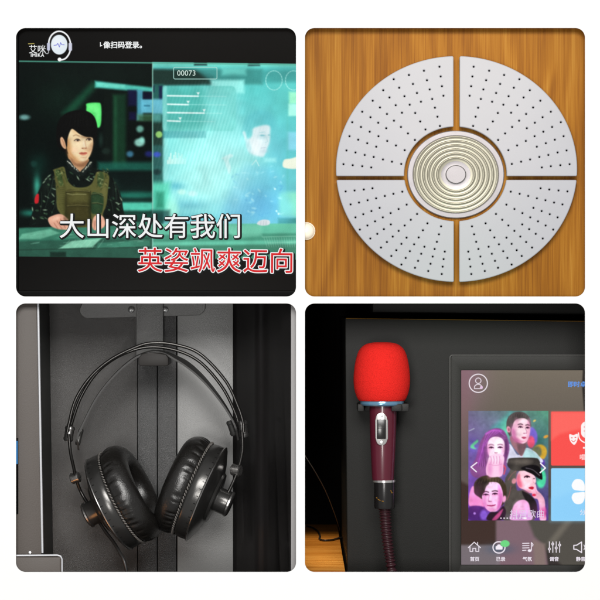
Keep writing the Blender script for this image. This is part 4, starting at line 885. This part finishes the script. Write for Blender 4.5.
for i in range(26): c.line([(508 + i * .85, 413.5 + abs(i - 13) * .22), (507.6 + i * .9, 416.4 + (i % 3))], .35, (60, 54, 54) if i % 2 else (126, 116, 116), soft=.4, al=.5)
for i in range(22): c.line([(477 + i * 1.35, 478 + abs(i - 11) * .3), (475.5 + i * 1.45, 481.6 + (i % 3))], .35, (36, 30, 24) if i % 2 else (112, 98, 74), soft=.4, al=.5)
c.tex(.05, 30, rng)
def face(ex1, ey1, ex2, ey2, w_, nose, mouth, lip, brow, lid=(54, 26, 48), k2=1.0):
    for x, y, k in ((ex1, ey1, 1), (ex2, ey2, k2)):
        q = w_ * k; c.line([(x - q, y + .3), (x - q * .2, y - .55), (x + q, y + .25)], .75, lid, soft=.3, al=.95, smooth=True); c.ell(x, y + .15, q * .42, .75, lid, soft=.35, al=.9)
        c.line([(x - q * 1.2, y - 2.5), (x, y - 2.9), (x + q * 1.2, y - 2.4)], .9, brow, soft=.5, al=.75, smooth=True)
    c.ell(nose[0] - .9, nose[1], .55, .4, (150, 76, 110), soft=.35, al=.9); c.ell(nose[0] + .9, nose[1], .5, .35, (150, 76, 110), soft=.35, al=.8)
    mx, my, mw = mouth; c.poly([(mx - mw, my), (mx - mw * .3, my - .7), (mx, my - .4), (mx + mw * .35, my - .75), (mx + mw, my - .1), (mx + mw * .3, my + .9), (mx - mw * .3, my + .9)], lip, soft=.35, al=.9); c.line([(mx - mw, my), (mx + mw, my)], .3, (110, 26, 60), al=.8)
c.sh(513.6, 433, 2.6, 7, (196, 116, 164), .75, -8); c.sh(517, 440.6, 5, 2, (176, 96, 140), .6, 28); c.sh(529, 424, 1.4, 5, (210, 140, 176), .6); c.sh(516.5, 424, 2, 5, (222, 160, 190), .6)
c.line([(525.4, 428.4), (526.8, 431.6), (526.6, 433.2)], .7, (190, 116, 150), soft=.5, al=.8, smooth=True); c.sh(522.6, 441.4, 3, 1, (214, 140, 170), .6)
c.sh(500, 503, 1.8, 7, (190, 84, 160), .6, 10); c.sh(484.6, 499, 1.6, 6, (226, 140, 200), .6); c.sh(518.4, 481, 1.8, 6, (206, 96, 130), .6, -8)
face(520.4, 427, 527.6, 427.8, 1.9, (525, 433.2), (524, 437.8, 2.2), (190, 90, 116), (86, 58, 72), k2=.8)
face(491.2, 447.6, 500.2, 447.4, 2.1, (496, 452.6), (496, 900, 1.6), (214, 110, 150), (140, 90, 120))
c.poly([(487.6, 462), (489.6, 456.6), (494, 454.4), (500, 454.2), (504, 457), (503.4, 464), (501.6, 475), (490, 477), (486.4, 470)], (248, 204, 230), soft=.6)
c.sh(495, 459, 6, 3, (255, 232, 246), .6); c.sh(489.6, 469, 2.6, 7, (214, 126, 186), .6); c.sh(501, 468, 1.8, 7, (220, 132, 190), .5)
for a in range(4): c.line([(490.6 + a * 3, 456.4), (491.4 + a * 2.8, 460), (490.8 + a * 2.9, 463.6)], .55, (196, 116, 164), soft=.4, al=.75, smooth=True)
c.line([(489, 464.4), (496, 465.4), (502, 464)], .5, (206, 126, 174), soft=.5, al=.7, smooth=True)
face(485.8, 494.6, 494.8, 493.8, 2.3, (490, 501.2), (491.2, 505.6, 3.4), (186, 76, 124), (66, 36, 54))
c.line([(524.4, 477.4), (526.6, 476), (529.6, 477)], .9, (44, 22, 36), smooth=True); c.ell(527.2, 477, 1, .8, (44, 22, 36), soft=.3); c.poly([(528.8, 487.6), (531, 486.7), (533.4, 487.2), (533, 488.6), (530.8, 489)], (196, 40, 66), soft=.35); c.line([(528.6, 487.8), (533.4, 488)], .3, (120, 10, 30))
for x, y, x2, y2 in ((487, 433, 482, 452), (490, 431, 478, 464), (499, 430, 505, 436), (494, 430, 485, 446)): c.line([(x, y), ((x + x2) / 2 - 1, (y + y2) / 2), (x2, y2)], .7, (196, 112, 212), soft=.5, al=.55, smooth=True)
mid = 118
c.c = np.clip(mid + (c.c - mid) * 1.08, 0, 255); gr = c.c.mean(-1, keepdims=True); c.c = np.clip(gr + (c.c - gr) * 1.05, 0, 255)
c.glow(475, 500, 8, 14, (220, 90, 210), .25); c.glow(540, 512, 8, 8, (200, 70, 190), .25); c.glow(520, 517, 12, 4, (120, 110, 190), .3)
c.blur(.3)
m = np.zeros(X.shape); m[sl] = 1; m = m[..., None]; c.c = save * (1 - m) + c.c * m
for i in range(8): c.ell(501 + i * 3.15, 518.2, .8, .7, (238, 226, 240), soft=.4)
c.rect(523.5, 517.2, 526.6, 519.2, (255, 250, 255), soft=.4, r=.9)
c.line([(476.8, 462.6), (471, 467), (476.4, 471.8)], 1.2, (244, 236, 248)); c.line([(540.6, 463.4), (545.4, 468), (540.2, 472.6)], 1.3, (250, 246, 252))
c.rect(551, 411.6, 600, 465.6, (250, 84, 80), soft=.5, r=1.5); c.quad([(551.4, 412), (600, 412), (600, 424), (576, 430), (560, 434), (551.4, 440)], (255, 110, 102), soft=2.5, al=.85)
c.rect(551, 468.2, 600, 521, (150, 214, 252), soft=.5, r=1.5); c.quad([(551.4, 500), (600, 480), (600, 520.5), (551.4, 520.5)], (138, 206, 250), soft=5, al=.6)
IW = (255, 246, 246)
c.rect(581, 421.4, 593, 438, IW, soft=.4, r=5.5); c.line([(578.4, 433), (579.6, 438.6), (583.4, 442), (588, 443)], 1.2, IW, smooth=True); c.rect(583, 447, 592, 448.6, IW); c.line([(584, 427), (590, 427)], .7, (250, 84, 80)); c.line([(584, 431), (590, 431)], .7, (250, 84, 80))
c.poly([(569.4, 434.4), (573.4, 435), (577.6, 434), (577.4, 440), (575, 444.4), (572.6, 444), (569.8, 440)], IW, soft=.4); c.ell(571.8, 437.8, .8, .5, (240, 84, 80)); c.ell(575.4, 437.4, .8, .5, (240, 84, 80)); c.line([(571.6, 440.4), (573.6, 441.8), (575.6, 440)], .6, (240, 84, 80), smooth=True)
for s_, cy in ((1, 485), (-1, 498)):
    for q, sx in ((578.5, 1), (592, -1)):
        c.poly([(q - 6.8, cy), (q - 4, cy - 5), (q, cy - 6), (q + 4, cy - 4.4), (q + 6.2, cy), (q + 6.4, cy + 5.6 * s_), (q, cy + 5.6 * s_), (q - 5, cy + 4.4 * s_)] if s_ == 1 else [(q - 6.8, cy), (q - 5, cy - 4.6), (q, cy - 5.6), (q + 6.4, cy - 5.6), (q + 6.2, cy), (q + 4, cy + 4.8), (q, cy + 6.2), (q - 4, cy + 5)], (252, 253, 255), soft=.4)
# bottom icons
IC = (246, 238, 248)
c.line([(468.4, 547.6), (474.2, 542.2), (480.4, 547.6)], .9, IC); c.line([(470, 547), (470, 551.4), (472.8, 551.4), (472.8, 548.4), (475.8, 548.4), (475.8, 551.4), (478.8, 551.4), (478.8, 547)], .8, IC); c.line([(477.6, 544.4), (477.6, 542.4)], .8, IC)
c.ring(493, 541.8, 505, 553, 5.6, 1.1, IC); c.rect(495.6, 546, 502.6, 549.6, IC, r=1); c.ell(499, 546, 2, 1.6, IC); c.ell(505, 543.6, 4.6, 3.4, (112, 216, 132), soft=.6)
for i in range(3): c.line([(522.6, 543.4 + i * 2.3), (529, 543.2 + i * 2.3)], .8, IC)
c.line([(522.6, 550.4), (526, 550.2)], .8, IC); c.line([(531.4, 550), (531.4, 542.6), (533, 544.4), (532.6, 546)], .9, IC); c.ell(529.6, 550.6, 1.9, 1.4, IC)
for i, yk in enumerate((549, 544, 548, 545)):
    x = 549.4 + i * 3.4; c.line([(x, 541.8), (x, 552.4)], .8, IC); c.ell(x, yk, 1.4, 1.4, IC); c.ell(x, yk, .6, .6, (120, 110, 112), soft=.2)
c.line([(573.8, 545.4), (573.8, 549.2), (576.6, 549.4), (581.6, 552.6), (581.6, 542), (576.6, 545.2), (573.8, 545.4)], 1.0, IC); c.line([(584, 545), (585, 547.4), (584, 549.6)], .8, IC)
c.c += rng.normal(0, 1.5, X.shape)[..., None]
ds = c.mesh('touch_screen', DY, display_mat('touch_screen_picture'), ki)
TW = lit('screen_letter', (240, 232, 242)); TG = lit('poster_letter', (226, 208, 232)); TB = lit('blue_letter', (96, 152, 236)); TR = lit('tile_letter', (255, 214, 214))
text('poster_text', '抖音歌曲', 509.6, 517.0, 8.7, DY, [(0, TG, .0004, 0, 0)], ds, spacing=1.04)
for s_, x in (('首页', 470), ('已录', 496), ('气氛', 522.5), ('调音', 549.5), ('静音', 576)):
    text('icon_text', s_, x, 560.8, 4.7, DY, [(.1, TW, .0004, 0, 0)], ds)
text('notice_text', '即时卓', 567.6, 386.6, 6.2, DY, [(.12, TB, .0004, 0, 0)], ds)
text('tile_text', '唱', 579.4, 459.4, 6.2, DY, [(.1, TR, .0004, 0, 0)], ds); text('tile_text', '分', 579.6, 514.6, 6.2, DY, [(.0, TW, .0004, 0, 0)], ds)

# ---- microphone
MY = .036
mic = thing('microphone', 'maroon microphone with red foam windscreen clipped to the kiosk', 'microphone')
def along(yp, xp): return P(xp, yp, MY)
def lathe_px(name, prof, xt, m, seg=64, par=None, angle=35):
    """turned about the vertical axis; profile of (radius in mm, picture y)"""
    k = (D + MY) / D / 1000; bm = bmesh.new(); y0 = prof[0][1]; o = P(xt, y0, MY)
    add_lathe(bm, [(r / 1000, -(y - y0) * k) for r, y in prof], Matrix.Translation(o), seg); return from_bm(name, bm, m, par or mic, angle=angle)
fp = [(p.x, p.y) for p in catmull([(0, 342.2, 0), (9, 342.5, 0), (16.5, 344.4, 0), (22.4, 349.4, 0), (25.8, 357.5, 0), (27.8, 368, 0), (28.6, 379, 0), (28, 388, 0), (26, 395.4, 0), (23.4, 400.2, 0), (20.5, 401, 0)], 4)]
lathe_px('windscreen', [(max(r, 0) if i else 0, y) for i, (r, y) in enumerate(fp)], 381.8, M['foam'], 96, angle=80)
lathe_px('collar', [(18, 399), (21.4, 400), (22, 401), (22, 404), (20.6, 405.4), (15, 406)], 382, M['blue'])
lathe_px('handle', [(12.4, 404), (13.6, 405.5), (13.7, 412), (13.4, 430), (12.4, 455), (11.2, 478), (10.8, 480)], 383, M['maroon'])
lathe_px('ring_band', [(10.4, 479.6), (11.3, 480), (11.3, 482), (10.4, 482.4)], 384.2, M['silver'])
cn = lathe_px('connector', [(10, 482), (10.7, 482.6), (10.7, 506.6), (10, 508.4), (5, 509)], 384.6, M['black_gloss'])
bm = bmesh.new()
for x, y, a, l in ((379, 499.4, .5, 3.2), (382.4, 500.6, .2, 2), (376.6, 497.4, .9, 1.6), (390.8, 490.6, 1.2, 2.2), (391.6, 492.2, .4, 1.2)):
    dx = (x - 384.6) / 1000; yy_ = MY - math.sqrt(max(.0108 ** 2 - dx * dx, 0)) - .0001; p0 = P(x, y, MY)
    v = Vector((math.cos(a), 0, -math.sin(a))) * l / 2000
    add_tube(bm, [Vector((p0.x, yy_, p0.z)) - v, Vector((p0.x, yy_ - .0001, p0.z)), Vector((p0.x, yy_, p0.z)) + v], .0005, 6)
from_bm('gold_mark', bm, M['gold'], cn)
SY = MY - .0148
def lobed():
    out = [(375.2, 420.4)]
    out += [(381.2 + 5.2 * math.cos(R(a)), 417.4 + 4.6 * math.sin(R(a))) for a in range(200, 345, 18)]
    out += [(388, 420.6), (388, 438.4)] + [(381.6 + 5.2 * math.cos(R(a)), 440.8 + 4.6 * math.sin(R(a))) for a in range(20, 165, 18)] + [(375.4, 438)]
    return out
bm = bmesh.new(); add_prism(bm, lobed(), SY, SY + .004, .0005); sw = from_bm('switch_plate', bm, M['silver'], mic)
bm = bmesh.new(); box_px(bm, 376.8, 419.6, 386, 439, SY - .0012, SY + .002, .0007); box_px(bm, 377.6, 427.8, 385.4, 428.6, SY - .0018, SY, .0002); from_bm('switch', bm, M['black_gloss'], sw)
for x, y in ((381, 416.2), (381.6, 442)):
    bm = bmesh.new(); add_lathe(bm, [(0, .0010), (.0014, .0009), (.0019, 0)], frame(P(x, y, SY - .0001), (0, -1, 0)), 24); q = from_bm('screw', bm, M['screw'], sw)
    bm = bmesh.new(); p0 = P(x, y, SY - .0013); add_box(bm, (p0.x - .0013, p0.y, p0.z - .0002), (p0.x + .0013, p0.y + .0004, p0.z + .0002)); from_bm('slot', bm, M['slot'], q, smooth=False)
path = catmull([P(x, y, q) for x, y, q in ((384.6, 506, MY), (385.4, 518, MY), (386.6, 534, MY), (388.6, 550, MY), (391, 566, MY), (394.5, 596, MY))], 40)
n_ = len(path); bm = bmesh.new()
add_tube(bm, path, lambda t: (.0057 - .0014 * t) + .0009 * math.sin(t * 2 * math.pi * 23), 20); from_bm('cable', bm, M['cable'], mic, angle=80)
cl = thing('microphone_clip', 'black plastic clip gripping the microphone under its red foam', 'clip')
bm = bmesh.new(); box_px(bm, 357.6, 404, 364, 411.6, MY - .006, KY - .0004, .0012); box_px(bm, 400, 403.6, 409, 411.6, MY - .010, KY - .0004, .0012)
box_px(bm, 391.4, 404, 402, 411.4, MY - .0165, MY - .0092, .0014); box_px(bm, 364.4, 404.4, 399.6, 411.2, KY - .016, KY - .0005, .001)
from_bm('clip_arms', bm, M['black_matt'], cl)
